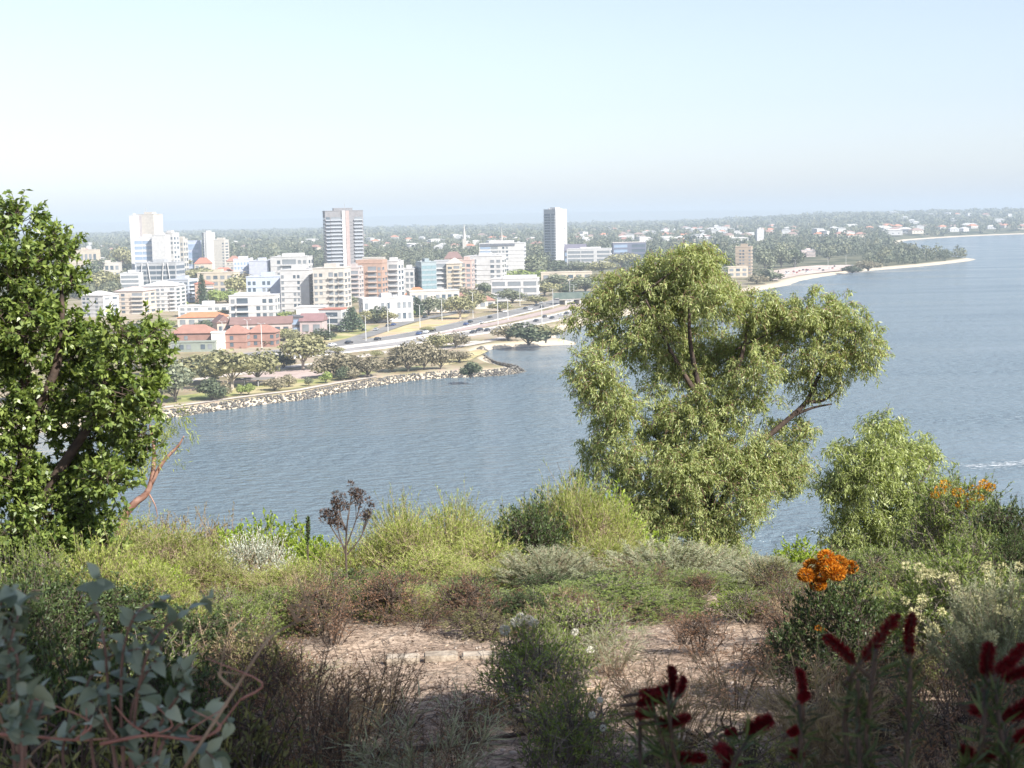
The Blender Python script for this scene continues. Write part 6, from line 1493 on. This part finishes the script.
# -- red bottlebrush flowers close to the camera
def spike_mesh(a, b, r, seed, bend=.12):
    rg = np.random.default_rng(seed); a, b = np.array(a), np.array(b); ax = b - a; L = np.linalg.norm(ax); ax /= L
    s1 = unit(np.cross(ax, [0.2, 1, .1])[None])[0]; s2 = np.cross(ax, s1)
    m = 1300; t = rg.random(m)[:, None]; th = rg.random(m)[:, None] * 6.2832
    rad = s1 * np.cos(th) + s2 * np.sin(th)
    env = np.clip(np.minimum(t * 6, (1 - t) * 4) + .35, 0, 1)
    P = a + ax * L * t + s1 * np.sin(t * 3.14) * L * bend; D_ = rad + ax * .45 + rg.normal(size=(m, 3)) * .22
    return leaf_arrays(P, D_, rg.normal(size=(m, 3)), (r * env * (.5 + .75 * rg.random((m, 1))))[:, 0], .0018, 0, .7)
def bottlebrush(label, D, stems, spikes, seed):
    rr = random.Random(seed); rg = np.random.default_rng(seed); t = MB()
    base = PD(stems[0][0][0], stems[0][0][1], D); base.z = float(zhill(base.x, D)); LV = []
    for st in stems:
        P_ = [base + Vector((rr.uniform(-.06, .06), rr.uniform(-.06, .06), -.05))] + [PD(a, b, D + rr.uniform(-.08, .08)) for a, b in st]
        t.tube(P_, [.008] + [.006 - .003 * i / len(st) for i in range(len(st))], 6)
        for i in range(1, len(P_) - 1):
            m = 26; s = rg.random(m)[:, None]; A = np.array(P_[i]) * (1 - s) + np.array(P_[i + 1]) * s; d = rsph(rg, m) + np.array((P_[i + 1] - P_[i]).normalized()) * .8
            LV.append(leaf_arrays(A, d, rsph(rg, m), .045 + .03 * rg.random(m), .006))
    root = tag(empty('bottlebrush_shrub', base), label, 'shrub')
    M_ = Matrix.Translation(-base)
    for k, ((x0, y0), (x1, y1), rpx) in enumerate(spikes):
        dd_ = D + rr.uniform(-.05, .05); a, b = PD(x0, y0, dd_), PD(x1, y1, dd_ + rr.uniform(-.02, .02))
        t.tube([a - (b - a) * .5, a, b], [.004, .004, .0025], 5)
        me = np_mesh('flower_spike', *spike_mesh(a, b, rpx * D / FPX * 1.08, seed * 40 + k, rr.uniform(-.1, .1)), PET_RED); me.transform(M_); mobj('flower_spike', me, root)
    for nm, me in (('stems', t.mesh('stems', TWIG_D, True)), ('foliage', np_mesh('foliage', *join(*LV), LEAF_DK))): me.transform(M_); mobj(nm, me, root)
bottlebrush('bottlebrush shrub with a dense bunch of dark red flowers, left of the three', 2.9, [[(672, 790), (662, 740), (655, 715)], [(690, 800), (672, 745), (668, 700)], [(720, 800), (735, 760), (750, 735)], [(640, 800), (640, 745), (640, 712)]],
            [((671, 694), (670, 666), 6), ((676, 700), (683, 676), 5), ((638, 694), (668, 688), 7), ((636, 704), (668, 700), 8), ((634, 714), (655, 712), 6), ((654, 722), (690, 716), 7), ((744, 732), (772, 720), 9), ((716, 744), (728, 758), 8), ((724, 735), (735, 731), 5), ((672, 757), (706, 758), 7), ((722, 764), (740, 772), 7)], 21)
bottlebrush('tall thin bottlebrush shrub with three upright red flowers, middle of the three', 2.6, [[(862, 800), (858, 730), (858, 680)], [(880, 800), (866, 740), (876, 650)], [(850, 800), (845, 720), (852, 672)], [(905, 800), (908, 720), (911, 668)], [(800, 800), (801, 740), (799, 705)]],
            [((862, 662), (899, 614), 8), ((855, 664), (824, 636), 7), ((910, 656), (913, 613), 7), ((802, 704), (798, 668), 6), ((798, 702), (808, 692), 5), ((787, 735), (797, 728), 5), ((788, 756), (803, 752), 6)], 22)
bottlebrush('bottlebrush shrub with spreading red flowers in the lower right corner', 2.6, [[(975, 800), (984, 720), (985, 685)], [(1000, 800), (1002, 740), (995, 690)], [(1015, 800), (1010, 760), (1002, 722)], [(950, 800), (960, 775), (972, 765)]],
            [((986, 678), (990, 643), 8), ((995, 676), (1024, 645), 8), ((1000, 680), (1032, 669), 7), ((1000, 718), (1030, 702), 9), ((968, 708), (985, 714), 6), ((972, 760), (1012, 740), 8), ((1012, 740), (1040, 732), 8), ((958, 748), (972, 752), 6)], 23)
